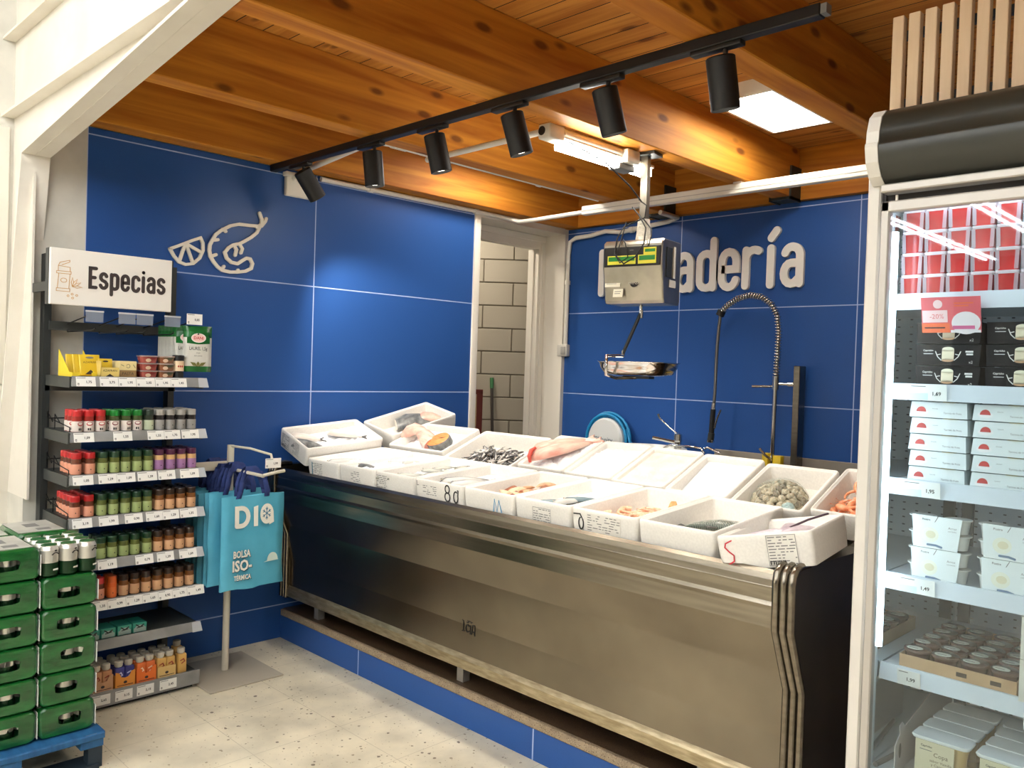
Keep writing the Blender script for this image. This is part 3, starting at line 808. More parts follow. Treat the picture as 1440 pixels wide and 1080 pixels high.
marker(fb[3][0], [[(0, .02), (.0, .0), (.012, .002)]], m_inkg, .003, .018, .075)
marker(fb[4][0], [[(-.022, -.024), (-.016, .026), (-.002, -.022), (.01, .024), (.024, -.022)]], M('blue_marker', (64, 150, 196), .6), .0045, .205, .05)
print_label(fb[5][0], .10, .018, .095, .06, ('frame',))
print_label(fb[6][0], .075, .01, .155, .082, ('bg', 'bar'))
marker(fb[6][0], [[(-.026, .024), (.004, .026), (.012, .012)] + arc(.008, -.008, .011, .022, 70, -250, 12)], m_ink, .005, .04, .058)

def z_flat(h, hump=0.): return lambda u, v: h + hump * math.sin(PI * u) * math.sin(PI * v)
def iced(i, lab, h, hump=.0, v0=None):
    o, x, W = fb[i]
    f = z_flat(h, hump)
    return ice('crushed_ice', lab, front_m(x), W, .48, f, seed=i)
iced(0, 'crushed ice filling the box with the blue-edged label', .078, .008)
iced(1, 'crushed ice filling the third front box', .08, .008)
iced(2, 'crushed ice under the small fish in the fourth front box', .062, .012)
iced(3, 'crushed ice under the fish in the box marked 80', .055)
iced(5, 'crushed ice in the box right of the blue M box', .05, .018)

def put(o, x, y, z, rz=0., base=None, rx=0., ry=0.):
    o.matrix_world = (base or Matrix.Identity(4)) @ T(x, y, z) @ RZ(rz) @ RX(rx) @ RY(ry)
    return o

# B2: one grey fish in the ice
o = fish_mesh(.24, .05, .035, m_silver, .2, finm=m_fin); put(o, .155, .14, .068, R(78), front_m(.326)); tag(o, 'grey fish half sunk in ice in the blue-edged label box', 'fish')
# B3: dark fin and two small fish
o = fish_mesh(.15, .04, .03, m_skin, .2, finm=m_fin); put(o, .11, .10, .072, R(15), front_m(.624)); tag(o, 'dark fish showing through ice near the front of third box', 'fish')
for k, (x, y, a) in enumerate(((.16, .25, 30), (.2, .31, 80))):
    o = fish_mesh(.13, .032, .024, m_silver, .2, finm=m_fin); put(o, x, y, .078, R(a), front_m(.624)); tag(o, 'small grey fish on ice at the middle of third box, %s' % ('nearer the front' if k == 0 else 'further back'), 'fish')
# B4: small slim fish
f0 = fish_mesh(.15, .028, .02, m_mack, .25, finm=m_fin)
for k, (x, y, a) in enumerate(((.05, .06, 70), (.10, .07, 100), (.15, .10, 40), (.17, .15, 60), (.2, .2, 95), (.15, .24, 20), (.2, .29, 60), (.12, .33, 80), (.2, .38, 110))):
    o = f0 if k == 0 else dup(f0); put(o, x, y, .068 + .004 * (k % 3), R(a), front_m(.930))
    tag(o, 'slim silver fish on ice in fourth front box, %s counting from the front' % ORD[k], 'fish', 'slim fish in the fourth front box')
# B5: two pale fish
for k, (x, y, a) in enumerate(((.12, .20, 62), (.2, .17, 70))):
    o = fish_mesh(.26, .075, .04, m_silver, .35, finm=m_fin); put(o, x, y, .056, R(a), front_m(1.232)); tag(o, 'pale silver fish on ice in the box marked 80, %s' % ('left one' if k == 0 else 'right one'), 'fish')
# B6: heap of brown flatfish and crab pieces
m_tan = noise_mat('tan_shellfish', (176, 116, 80), (220, 176, 136), 26, rough=.4, bump=.2)
m_brn = noise_mat('brown_shellfish', (120, 64, 40), (186, 112, 74), 26, rough=.4)
m_cream = noise_mat('cream_shellfish', (214, 178, 140), (236, 208, 176), 20, rough=.4)
rnd = random.Random(5)
protos = []
for mt in (m_tan, m_brn, m_cream):
    b = MB(); lp = []
    for i in range(9):
        t = i / 8; q = math.sin(PI * min(.97, max(.06, t))) ** .7
        lp.append([((t - .5) * .11, .027 * q * math.cos(2 * PI * k / 10) + .012 * math.sin(t * 5), .014 + .012 * q * math.sin(2 * PI * k / 10) + .012 * math.sin(t * 3.2)) for k in range(10)])
    b.loops(lp, mt, True, True, True); protos.append(b.build('brown_squid'))
used = [False] * 3
for k in range(26):
    i = k % 3; lay = k // 13
    o = protos[i] if not used[i] else dup(protos[i]); used[i] = True
    y = rnd.uniform(.08, .38); x = rnd.uniform(.08, .215)
    put(o, x, y, .02 + lay * .02 + rnd.uniform(0, .012), rnd.uniform(0, 6.28), front_m(1.562), rnd.uniform(-.5, .5), rnd.uniform(-.4, .4))
    tag(o, '%s squid heaped in the blue M box' % ('tan', 'brown', 'cream')[i], 'squid', '%s squid in the blue M box' % ('tan', 'brown', 'cream')[i])
# B7: dark banded fish
for k, (x, y, a) in enumerate(((.13, .10, 55), (.18, .20, 52), (.16, .15, 70))):
    o = fish_mesh(.17, .03, .024, m_mackd if k < 2 else m_silver, .15, finm=m_fin); put(o, x, y, .07, R(a), front_m(1.866)); tag(o, ('dark slim fish on ice nearest the front, right of blue M box', 'dark slim fish further back on ice, right of blue M box', 'silver slim fish between the two dark ones, right of blue M box')[k], 'fish')
# B8: peeled pale prawns with an orange claw
def prawn_mesh(mat, L=.075, r=.0085, name='prawn', feel=None):
    b = MB(); pts = []; rr = []
    for i in range(10):
        t = i / 9; a = R(-20 + 190 * t)
        pts.append((.5 * L * math.cos(a) * (1 - .1 * t), .42 * L * math.sin(a), .009)); rr.append(r * (1 - .62 * t) * (.75 + .35 * math.sin(PI * min(1, t * 2.4 + .2))))
    b.tube(pts, r, mat, 8, rr=rr)
    o = b.build(name)
    e = pts[-1]; f = MB(); f.prism([(e[0], e[1] - .003), (e[0] - .010, e[1] - .017), (e[0] - .001, e[1] - .014), (e[0] + .006, e[1] - .016), (e[0] + .003, e[1])], .006, .009, mat); f.build('tail_fan', o)
    if feel:
        f = MB(); s0 = pts[0]
        for q in (-1, 1): f.tube([s0, (s0[0] + .012, s0[1] - .02, .016), (s0[0] + .02 + q * .012, s0[1] - .06, .012)], .0007, feel, 5)
        f.build('antennae', o)
    return o
m_prawn = noise_mat('pale_prawn', (234, 168, 130), (248, 206, 176), 60, rough=.3)
m_prawn2 = noise_mat('orange_prawn', (232, 140, 92), (246, 180, 138), 60, rough=.3)
pr = prawn_mesh(m_prawn, .08, .011)
rnd = random.Random(8)
for k in range(26):
    o = pr if k == 0 else dup(pr)
    put(o, rnd.uniform(.075, .20), .10 + rnd.random() * .26, .02 + (k // 10) * .015, rnd.uniform(0, 6.28), front_m(2.164), rnd.uniform(-.3, .3))
    tag(o, 'pale peeled prawn heaped in the box with black loop mark', 'prawn', 'pale prawns in the box with black loop mark')
b = MB(); lp = []
for i in range(8):
    t = i / 7; q = (.35, .8, 1, .95, .8, .6, .5, .2)[i]
    lp.append([((.018 * q + .006) * math.cos(2 * PI * k / 9) + .012 * t, .012 * q * math.sin(2 * PI * k / 9), t * .07) for k in range(9)])
b.loops(lp, noise_mat('orange_roe', (236, 150, 84), (248, 186, 124), 60, rough=.35, bump=.3), True, True, True)
o = b.build('crayfish_claw', label='bright orange claw standing behind the pale prawns', cat='claw'); put(o, .19, .37, .018, .4, front_m(2.164))
# B9: two mackerel heads to the right, one dark fish in front
for k, (x, y, a, mt, lab) in enumerate(((.15, .30, 186, m_mack, 'striped mackerel at the back of the plain fronted box'), (.16, .24, 189, m_mack, 'striped mackerel in the middle of the plain fronted box'), (.145, .13, 4, m_mackd, 'dark blue fish at the front of the plain fronted box'))):
    o = fish_mesh(.235, .07, .045, mt, .12, finm=m_fin, eye=True); put(o, x, y, .024 + .016 * (k == 1), R(a), front_m(2.47)); tag(o, lab, 'fish')

# --- left end: box tipped on its side against the wall, and one behind it
u = Vector((.29, 0, -.098)).normalized(); v = Vector((0, .5, .045)).normalized(); w = u.cross(v).normalized(); v = w.cross(u)
m1 = frame((0, 0, 0), u, v); m1.translation = Vector((.052, -.062, 1.188)) - w * .105
o = foam_box('white foam fish box tipped up against left wall, first along the front', m1, .292, .49)
print_label(o, .03, .016, .08, .075, ('frame', 'bar')); print_label(o, .15, .01, .07, .085, ('bg',))
ice('crushed_ice', 'crushed ice in the tipped box at the left wall', m1, .292, .49, lambda a, b: .042 + .03 * b, seed=31)
for k, (x, y, a) in enumerate(((.10, .10, 75), (.19, .075, 60))):
    o = fish_mesh(.19, .07, .05, (m_whitef, m_skin)[k], .3, finm=m_fin, eye=k == 1); put(o, x, y, .05, R(a), m1); tag(o, ('pale fish at the front of the tipped box', 'dark headed fish at the front corner of the tipped box')[k], 'fish')
o = fish_mesh(.2, .06, .04, m_whitef, .3, finm=m_fin, eye=False); put(o, .14, .33, .068, R(60), m1); tag(o, 'white fish on ice at the back of the tipped box', 'fish')
u = Vector((.28, .01, -.06)).normalized(); v = Vector((0, .49, .12)).normalized(); w = u.cross(v).normalized(); v = w.cross(u)
m2 = frame((0, 0, 0), u, v); m2.translation = Vector((.06, .475, 1.212)) - w * .105
o = foam_box('white foam fish box raised highest against left wall, behind the salmon', m2, .29, .49)
def slab(name, label, cat, mtx, pts, prof, mats, n=12):
    """thick cut of fish: loft of ellipses along pts"""
    b = MB(); lp = []
    for (x, y, z), (ry, rz) in zip(pts, prof):
        lp.append([(x + .25 * ry * math.sin(2 * PI * k / n) * .2, y + ry * math.cos(2 * PI * k / n), z + rz * math.sin(2 * PI * k / n)) for k in range(n)])
    b.loops(lp, mats[0], True)
    b.add(lp[0], [list(range(n))[::-1]], mats[1]); b.add(lp[-1], [list(range(n))], mats[1])
    return b.build(name, mtx=mtx, label=label, cat=cat)
slab('fish_fillet', 'thick white fish cut with dark skin lying in raised box', 'fish', m2 @ T(.14, .30, .055) @ RZ(1.1) @ RX(.3), [(-.13, 0, 0), (-.06, .01, .01), (.02, .0, .015), (.1, -.01, .01)], [(.05, .018), (.065, .03), (.06, .03), (.045, .02)], (m_skin, m_whitef))
slab('fish_fillet', 'pale pink fish cut at the upper end of raised box', 'fish', m2 @ T(.17, .36, .07) @ RZ(.9), [(-.08, 0, 0), (-.03, .01, .012), (.03, 0, .012), (.08, 0, 0)], [(.03, .015), (.05, .028), (.05, .026), (.03, .014)], (m_pinkf, m_redf))
# --- back row
LB = .34
yo, zo = back_origin(LB)
LS = .30
mS = back_m(.340, yo, zo + .022)
o = foam_box('wide white foam box holding the orange salmon, back row', mS, .47, LS)
ice('crushed_ice', 'crushed ice under the salmon in the wide foam box', mS, .47, LS, lambda a, b: .05 + .02 * b, seed=61)
b = MB(); lp = []
for zz_, q in ((-.03, .86), (-.02, .97), (.012, 1.), (.02, .95)):
    lp.append([(.085 * q * math.cos(2 * PI * k / 26) * (1 - .08 * math.sin(2 * PI * k / 26)), .056 * q * math.sin(2 * PI * k / 26), zz_) for k in range(26)])
b.loops(lp, m_skin, True); b.add(lp[0], [list(range(26))[::-1]], m_skin)
b.loops([lp[-1], [(x * .93, y * .93, .0225) for x, y, z in lp[-1]], [(x * .3, y * .3, .024) for x, y, z in lp[-1]]], m_salmon, True, False, True)
b.add([(.0, .003, .0246), (.03, .006, .0246), (.062, .002, .0244), (.03, -.003, .0246)], [(0, 3, 2, 1)], M('salmon_gap', (96, 34, 14), .5))
b.build('salmon_steak', mtx=mS @ T(.315, .125, .092) @ RX(.30) @ RY(-.1) @ RZ(.15), label='bright orange salmon cut at the right of wide foam box', cat='salmon')
m_rose = noise_mat('rose_flesh', (222, 138, 128), (236, 168, 152), 12, rough=.4)
slab('salmon_fillet', 'pink salmon trout piece with silver edge beside the orange cut', 'salmon', mS @ T(.175, .135, .085) @ RZ(-.15) @ RY(.12), [(-.10, .03, .015), (-.04, .02, .014), (.03, 0, .010), (.085, -.015, .004)], [(.028, .016), (.045, .028), (.052, .034), (.05, .032)], (m_pinkskin, m_rose))
slab('fish_fillet', 'curled pale pink fish belly at the left of wide foam box', 'fish', mS @ T(.06, .15, .10) @ RZ(.5), [(-.07, .0, .0), (-.045, .03, .015), (0.0, .035, .024), (.05, .01, .02), (.09, -.03, .012)], [(.024, .028), (.04, .036), (.044, .034), (.04, .024), (.03, .014)], (m_pinkskin, m_pinkf))
mA = back_m(.818, yo, zo - .004)
o = foam_box('wide white foam box heaped with tiny sardines, back row', mA, .50, LB)
s0 = fish_mesh(.085, .016, .012, m_sard, .2, ns=8, nr=8, eye=False, finm=m_fin)
rnd = random.Random(21)
for k in range(130):
    o = s0 if k == 0 else dup(s0)
    a = rnd.gauss(0, .10); bq = rnd.gauss(0, .05); x = min(.42, max(.06, .22 + a)); y = min(.21, max(.06, .12 + bq))
    z = .02 + .066 * math.exp(-((x - .22) / .13) ** 2 - ((y - .12) / .08) ** 2) * rnd.uniform(.5, 1) + .012 * rnd.random()
    put(o, x, y + .03, z, rnd.uniform(0, 6.28), mA, rnd.uniform(-.3, .6), rnd.uniform(-.5, .3))
    tag(o, 'tiny silver sardine in the heap in the wide foam box', 'fish', 'sardines heaped in the wide foam box')
mP = back_m(1.368, yo, zo + .016)
foam_box('white foam box with pink fish on ice, back row beside the doorway jamb', mP, .295, LB)
ice('crushed_ice', 'crushed ice under the pink fish in the back row', mP, .295, LB, lambda a, b: .07 + .03 * b, seed=41)
for k, (x, y, z, a, mt, L) in enumerate(((.10, .215, .090, 48, m_pinkskin, .30), (.165, .165, .098, 50, m_pinkskin, .33))):
    o = fish_mesh(L, .075, .06, mt, .28, finm=m_pinkskin, eye=False); put(o, x, y, z, R(a), mP); tag(o, ('pink fish lying on ice, the left of the pair', 'pink fish lying on ice, the right of the pair with red belly')[k], 'fish')
    if k == 1:
        f = MB(); f.tube([(-.12, .02, .062), (-.145, .01, .056), (-.162, -.004, .036), (-.166, -.012, .008)], .012, m_redf, 8, rr=[.006, .012, .011, .007]); f.build('red_belly', o)
mI1 = back_m(1.666, yo, zo + .012)
foam_box('white foam box heaped with ice, back row right of the pink fish', mI1, .272, LB)
ice('crushed_ice', 'heaped crushed ice right of the pink fish, back row', mI1, .272, LB, lambda a, b: .092 + .042 * math.sin(PI * a) * math.sin(PI * b) - .012 * b, .010, seed=42)
mI2 = back_m(1.943, yo, zo + .008)
foam_box('white foam box level full of pinkish ice, middle of back row', mI2, .274, LB)
ice('crushed_ice', 'faintly pink crushed ice levelled in the middle back box', mI2, .274, LB, lambda a, b: .088, .004, seed=43, mat=noise_mat('pink_ice', (236, 214, 200), (246, 232, 220), 20, rough=.35, bump=.4, bscale=80))
mI3 = back_m(2.222, yo, zo + .002)
foam_box('white foam box of smooth ice, back row left of the clams', mI3, .285, LB)
ice('crushed_ice', 'smooth sheet of ice in the box left of clams', mI3, .285, LB, lambda a, b: .05 + .03 * b, .004, seed=44)
mC = back_m(2.520, yo, zo - .008)
foam_box('white foam box holding the net of clams, back row', mC, .30, LB)
# clams in a net
CX, CY, RXc, RYc, HZ = .130, .150, .098, .105, .085
m_clam = noise_mat('clam_shell', (150, 140, 116), (204, 194, 168), 60, (1, 6, 1), rough=.55, bump=.2)
m_clam2 = noise_mat('clam_shell_dark', (104, 98, 84), (160, 150, 130), 60, (1, 6, 1), rough=.55, bump=.2)
cp = []
for mt in (m_clam, m_clam2):
    b = MB(); lp = []
    for i in range(7):
        t = i / 6; q = math.sin(PI * min(.95, max(.07, t * .88 + .07)))
        lp.append([((t - .5) * .034, .0185 * q * math.cos(2 * PI * k / 10), .0115 * q * math.sin(2 * PI * k / 10)) for k in range(10)])
    b.loops(lp, mt, True, True, True); cp.append(b.build('clam'))
rnd = random.Random(3); used = [0, 0]
def dome(a, r): return CX + RXc * r * math.cos(a), CY + RYc * r * math.sin(a), .026 + HZ * math.sqrt(max(0, 1 - r * r))
for ring, cnt in ((0., 1), (.26, 6), (.48, 10), (.68, 14), (.83, 17), (.94, 19), (.995, 20)):
    for k in range(cnt):
        a = 2 * PI * (k + rnd.random() * .4) / cnt; x, y, z = dome(a, min(.995, max(0, ring + rnd.uniform(-.02, .02))))
        i = int(rnd.random() < .35)
        o = cp[i] if not used[i] else dup(cp[i]); used[i] = 1
        n = Vector(((x - CX) / RXc ** 2, (y - CY) / RYc ** 2, (z - .01) / HZ ** 2)).normalized()
        q = n.to_track_quat('Z', 'Y').to_matrix().to_4x4()
        o.matrix_world = mC @ T(x, y, z) @ q @ RZ(rnd.uniform(0, 6.28)) @ RX(rnd.uniform(-.7, .7)) @ RY(rnd.uniform(-.6, .6))
        tag(o, '%s clam packed inside the net in the back row' % ('pale grey', 'darker grey')[i], 'clam', ('pale' if i == 0 else 'darker') + ' clams in the net')
b = MB(); m_net = M('green_grey_net', (168, 178, 166), .5)
for k in range(18):
    for sgn in (1, -1):
        b.tube([(CX + (RXc + .014) * math.sin(R(th)) * math.cos(2 * PI * k / 18 + sgn * th * .012), CY + (RYc + .014) * math.sin(R(th)) * math.sin(2 * PI * k / 18 + sgn * th * .012), .032 + (HZ + .012) * math.cos(R(th))) for th in range(4, 92, 8)], .0004, m_net, 4)
o = b.build('clam_net', mtx=mC, label='fine pale net stretched over the mound of clams', cat='net bag')
b = MB(); b.tube([(CX + .07, CY - .07, .06), (CX + .09, CY - .095, .06), (CX + .10, CY - .115, .05), (CX + .105, CY - .128, .03)], .02, noise_mat('bunched_net', (140, 166, 166), (180, 198, 194), 60, rough=.5, bump=.6), 8, rr=[.028, .018, .015, .022]); b.build('net_knot', o)
# right end: orange prawns and tilted purple squid box
mR = back_m(2.845, yo, zo + .006)
foam_box('white foam box of orange prawns at right end of back row', mR, .285, LB, wall=.016)
pr2 = prawn_mesh(m_prawn2, .10, .012, feel=m_prawn2)
rnd = random.Random(9)
for k in range(30):
    o = pr2 if k == 0 else dup(pr2)
    put(o, rnd.uniform(.08, .21), rnd.uniform(.10, .26), .02 + (k // 9) * .016, rnd.uniform(0, 6.28), mR, rnd.uniform(-.3, .3))
    tag(o, 'orange prawn heaped in the right end box', 'prawn', 'orange prawns in the right end box')
u = Vector((.25, .045, .052)).normalized(); v0 = Vector((-.176, .984, -.006)); w = u.cross(v0).normalized(); v = w.cross(u)
mT = frame((0, 0, 0), u, v); mT.translation = Vector((2.797, -.095, 1.043)) - w * .105
o = foam_box('white foam box tilted over right counter corner, marked S in red', mT, .30, .42)
marker(o, [[(.012, .034), (-.008, .026), (-.012, .014), (.0, .0), (.014, -.012), (.012, -.03), (-.004, -.038)]], M('red_marker', (206, 40, 56), .6), .004, .038, .055)
print_label(o, .16, .006, .09, .092, ('bg', 'frame', 'bar'))
m_lil = noise_mat('lilac_squid', (186, 168, 178), (224, 212, 216), 24, rough=.3)
ice('crushed_ice', 'crushed ice under the lilac squid in the red S box', mT, .30, .42, lambda a, b: .052 + .02 * b, seed=51)
for k, (x, y, a) in enumerate(((.12, .12, 20), (.2, .16, 60), (.16, .24, 100), (.10, .07, 40))):
    slab('squid', 'lilac squid in the red S box, %s from the front' % ORD[(1, 2, 3, 0)[k]], 'squid', mT @ T(x, y, .078) @ RZ(R(a)), [(-.09, 0, 0), (-.04, .005, .004), (.03, 0, .006), (.09, -.006, .002)], [(.008, .006), (.024, .016), (.03, .02), (.014, .008)], (m_lil, m_lil))
b = MB(); b.tube([(.16, .2, .09), (.22, .26, .11), (.26, .36, .115)], .004, M('dark_tentacle', (84, 66, 76), .3), 6); b.build('squid_tentacle', mtx=mT, label='thin dark tentacle trailing along the red S box rim', cat='squid')
# ---------------------------------------------------------------- hanging scale
sr = T(1.75, .90, 0) @ RZ(R(10))
sc = thing('hanging_scale', 'steel hanging shop scale with green displays on ceiling pole', 'scale', mtx=T(1.75, .90, 1.885) @ RZ(R(10)))
Z0 = -1.885
def sp(z): return z + Z0
mb = MB(T(0, 0, Z0)); pf = [(-.095, 2.188), (-.108, 2.178), (-.112, 2.165), (-.112, 2.06), (-.085, 1.90), (-.075, 1.886), (.09, 1.886), (.098, 1.90), (.098, 2.18), (.09, 2.19)]
n = len(pf)
V = [(-.16, y, z) for y, z in pf] + [(-.154, y, z) for y, z in pf] + [(.154, y, z) for y, z in pf] + [(.16, y, z) for y, z in pf]
mb.loops([[(-.156, y * .97, 2.04 + (z - 2.04) * .975) for y, z in pf]] + [[(x, y, z) for y, z in pf] for x in (-.15, .15)] + [[(.156, y * .97, 2.04 + (z - 2.04) * .975) for y, z in pf]], noise_mat('scale_steel', (150, 144, 132), (182, 174, 160), 5, rough=.3, metal=.95), False, True, True)
mb.build('body', sc)
ff = frame((0, -.112, 2.112), (1, 0, 0), (0, 0, 1))
mb = MB(T(0, 0, Z0) @ ff); mb.rbox((-.148, -.052, 0), (.148, .042, .006), m_black, .003, 2, False)
yel = M('lcd_frame_yellow', (214, 208, 60), .4); grn = emit_mat('lcd_green', (24, 110, 40), .35)
mb.rbox((-.128, -.042, .006), (.022, .0, .008), yel, .001, 1, False); mb.box((-.122, -.026, .008), (.016, -.005, .009), grn)
mb.rbox((.034, -.042, .006), (.128, .0, .008), yel, .001, 1, False); mb.rbox((.062, .0, .006), (.128, .034, .008), yel, .001, 1, False); mb.box((.04, -.026, .008), (.122, -.004, .009), grn); mb.box((.07, .012, .008), (.122, .026, .009), grn)
mb.text('DINA', 0, .024, m_inkg, h=.006, w=.0066)
mb.build('display', sc)
ls = frame((0, -.0985, 1.98), (1, 0, 0), (0, .169, .986))
mb = MB(T(0, 0, Z0) @ ls); mb.disc(.01, 0, .022, .019, .0012, m_black); mb.text('DINA', .01, 0, M('badge_silver', (190, 186, 176), .3, .8), width=.064, h=.012, w=.0018, bold=.01); mb.build('badge', sc)
mb = MB(T(0, 0, Z0) @ ls); mb.box((-.148, -.015, .0008), (-.065, .058, .0016), M('label_cream', (236, 232, 212), .6))
for k in range(4): mb.quad(-.14, .0 + k * .012, -.085, .002 + k * .012, .002, m_inkg)
mb.build('paper_label', sc)
mb = MB(T(0, 0, Z0) @ ls); mb.box((-.098, -.066, .0008), (-.046, -.026, .0016), M('label_cream')); mb.quad(-.09, -.04, -.056, -.037, .002, m_inkg); mb.quad(-.09, -.05, -.06, -.047, .002, m_inkg); mb.build('paper_label', sc)
fs = frame((.1565, 0, 2.05), (0, 1, 0), (0, 0, 1))
mb = MB(T(0, 0, Z0) @ fs); mb.box((-.07, -.04, 0), (-.01, .10, .004), m_dark); mb.box((.01, -.04, 0), (.03, .11, .004), M('label_paper')); mb.box((-.03, -.085, .001), (.04, -.05, .003), M('label_paper')); mb.build('side_slot', sc)
mb = MB(T(0, 0, Z0)); mb.box((-.0175, -.0175, 2.19), (.0175, .0175, 2.605), M('pole_steel', (120, 114, 104), .35, .9)); mb.build('pole', sc)
mb = MB(T(0, 0, Z0)); mb.box((-.065, -.05, 2.604), (.065, .05, 2.618), m_dark); mb.build('ceiling_plate', sc)
mb = MB(T(0, 0, Z0)); mb.lathe([(.04, 2.195), (.034, 2.24), (.03, 2.30)], noise_mat('crumpled_wrap', (190, 186, 172), (222, 218, 206), 40, rough=.3, bump=.8), 9); mb.build('plastic_wrap', sc)
mb = MB(T(0, 0, Z0))
mb.tube([(-.03, .0, 2.40), (.03, -.04, 2.36), (.025, -.045, 2.30), (-.07, -.07, 2.26), (-.09, -.10, 2.20), (-.085, -.135, 2.12), (-.03, -.14, 2.07), (.03, -.14, 2.10), (.07, -.135, 2.16), (.06, -.10, 2.24), (0, -.05, 2.31), (-.05, -.03, 2.36)], .0035, m_rubber, 6)
mb.tube([(-.06, -.07, 2.28), (-.06, -.13, 2.16), (-.075, -.138, 2.11), (-.05, -.14, 2.075), (-.01, -.138, 2.10), (-.03, -.13, 2.17), (-.05, -.118, 2.19)], .003, m_rubber, 6)
mb.tube([(.01, -.03, 2.30), (.07, -.06, 2.24), (.09, -.10, 2.20), (.085, -.118, 2.15)], .003, m_rubber, 6)
mb.tube([(-.11, -.55, 2.56), (-.06, -.3, 2.52), (-.02, -.12, 2.44), (.0, -.03, 2.38)], .0035, m_rubber, 6)
mb.build('power_cable', sc)
mb = MB(T(0, 0, Z0)); mb.cyl((0, -.0, 1.886), (0, 0, 1.84), .009, m_chrome); mb.cyl((.006, 0, 1.86), (.006, 0, 1.82), .007, m_chrome)
mb.tube([(0, 0, 1.845), (-.07, -.03, 1.655), (-.073, -.03, 1.645)], .009, m_dark, 8)
mb.cyl((-.073, -.03, 1.66), (-.073, -.03, 1.63), .009, m_chrome); mb.tube([(-.073, -.03, 1.635), (-.075, -.195, 1.63), (-.075, -.195, 1.54), (-.075, -.10, 1.525), (0, -.02, 1.53)], .008, m_chrome, 8)
mb.box((-.07, -.03, 1.525), (.07, .03, 1.538), m_dark); mb.build('hanger_rod', sc)
mb = MB(T(0, 0, Z0))
def ploop(sx, sy, z, r): return [(x, y, z) for x, y in rrect(-sx, -sy, sx, sy, r, 6)]
mb.loops([ploop(.12, .10, 1.540, .08), ploop(.155, .13, 1.548, .09), ploop(.172, .146, 1.575, .10), ploop(.178, .152, 1.604, .10), ploop(.185, .159, 1.606, .10), ploop(.178, .152, 1.6, .10), ploop(.168, .142, 1.575, .10), ploop(.12, .10, 1.546, .08)], m_chrome, True, True, True)
mb.build('weighing_pan', sc)

# ---------------------------------------------------------------- washing-up area at the back wall
t = thing('sink_unit', 'steel sink unit with upstand along the blue back wall', 'sink', (1.75, 2.0, .164))
mb = MB(); mb.box((-.42, -.30, .72), (1.4, .322, .76), m_steel); mb.build('worktop', t)
mb = MB(); mb.rbox((-.42, .322, .72), (1.4, .342, .915), noise_mat('upstand_steel', (150, 143, 132), (164, 156, 144), 4, rough=.5, metal=.6), .004, 1, False); mb.build('upstand', t)
mb = MB(); mb.box((-.40, -.27, 0), (1.38, .31, .72), m_steeld); mb.build('cabinet', t)
t = thing('wash_basin', 'round white wash basin on the back wall by the tap', 'basin', (.97, 2.06, .164))
mb = MB(); mb.lathe([(.09, .72), (.20, .76), (.265, .86), (.275, .905), (.262, .908), (.245, .88), (.12, .80), (0, .79)], M('white_ceramic', (226, 228, 224), .2), 32); mb.build('bowl', t)
mb = MB(); mb.lathe([(.06, 0), (.05, .4), (.09, .73)], M('white_ceramic'), 20); mb.build('pedestal', t)
t = thing('mixer_tap', 'chrome tap with long lever on the white basin', 'tap', (1.12, 2.22, 1.07))
mb = MB(); mb.lathe([(.026, -.02), (.024, .04), (.028, .05), (.026, .09), (.01, .1)], m_chrome, 16); mb.tube([(0, 0, .035), (-.06, -.06, .05), (-.12, -.12, .065)], .012, m_chrome, 10); mb.build('body', t)
mb = MB(); mb.tube([(0, 0, .09), (-.06, -.01, .13), (-.13, -.03, .19), (-.14, -.03, .215)], .006, m_chrome, 8, rr=[.006, .005, .006, .01]); mb.build('lever', t)
t = thing('hose_reel', 'round white hose reel with blue hose on back wall', 'hose reel', (.50, 2.343, 1.075))
mb = MB(RX(PI / 2)); mb.lathe([(.10, .01), (.14, .03), (.152, .08), (.152, .10), (.14, .118), (.0, .124)], M('reel_white', (226, 228, 226), .3), 36)
mb.build('drum', t)
mb = MB(frame((0, -.125, .0), (1, 0, 0), (0, 0, 1))); mb.text('Cleanity', 0, -.005, M('print_slate', (70, 84, 100), .5), width=.165); mb.build('lettering', t)
mb = MB(); m_bh = M('blue_hose', (30, 140, 196), .4)
for k in range(5):
    rr = .165 + .012 * (k % 3)
    mb.tube([(rr * math.cos(2 * PI * j / 28), -.03 - .016 * k, rr * math.sin(2 * PI * j / 28)) for j in range(28)], .010, m_bh, 8, True)
mb.tube([(.17, -.06, .03), (.22, -.07, -.04), (.23, -.07, -.14), (.2, -.08, -.2)], .010, m_bh, 8); mb.tube([(.15, -.06, .08), (.2, -.08, .0), (.215, -.09, -.12)], .010, m_bh, 8)
mb.build('hose', t)
mb = MB(); mb.box((-.03, -.02, -.06), (.03, 0, .06), M('reel_white')); mb.build('wall_bracket', t)
t = thing('spray_tap', 'tall chrome spring spray tap arching in front of blue wall', 'tap', (1.80, 2.2, .94))
zz = -.94
mb = MB(T(-1.80, -2.2, zz)); mb.cyl((1.795, 2.2, .92), (1.80, 2.2, 1.50), .013, m_chrome); mb.cyl((1.80, 2.2, 1.48), (1.802, 2.2, 1.56), .02, m_chrome)
mb.cyl((1.80, 2.2, 1.50), (1.665, 2.17, 1.495), .008, m_chrome); mb.cyl((1.80, 2.2, 1.515), (1.90, 2.25, 1.515), .008, m_chrome); mb.cyl((1.86, 2.23, 1.515), (1.90, 2.25, 1.515), .014, m_chrome)
mb.build('riser_pipe', t)
ARC = [(1.802, 1.56), (1.806, 1.70), (1.808, 1.82), (1.795, 1.92), (1.755, 1.99), (1.69, 2.035), (1.613, 2.048), (1.53, 2.03), (1.46, 1.99), (1.415, 1.945)]
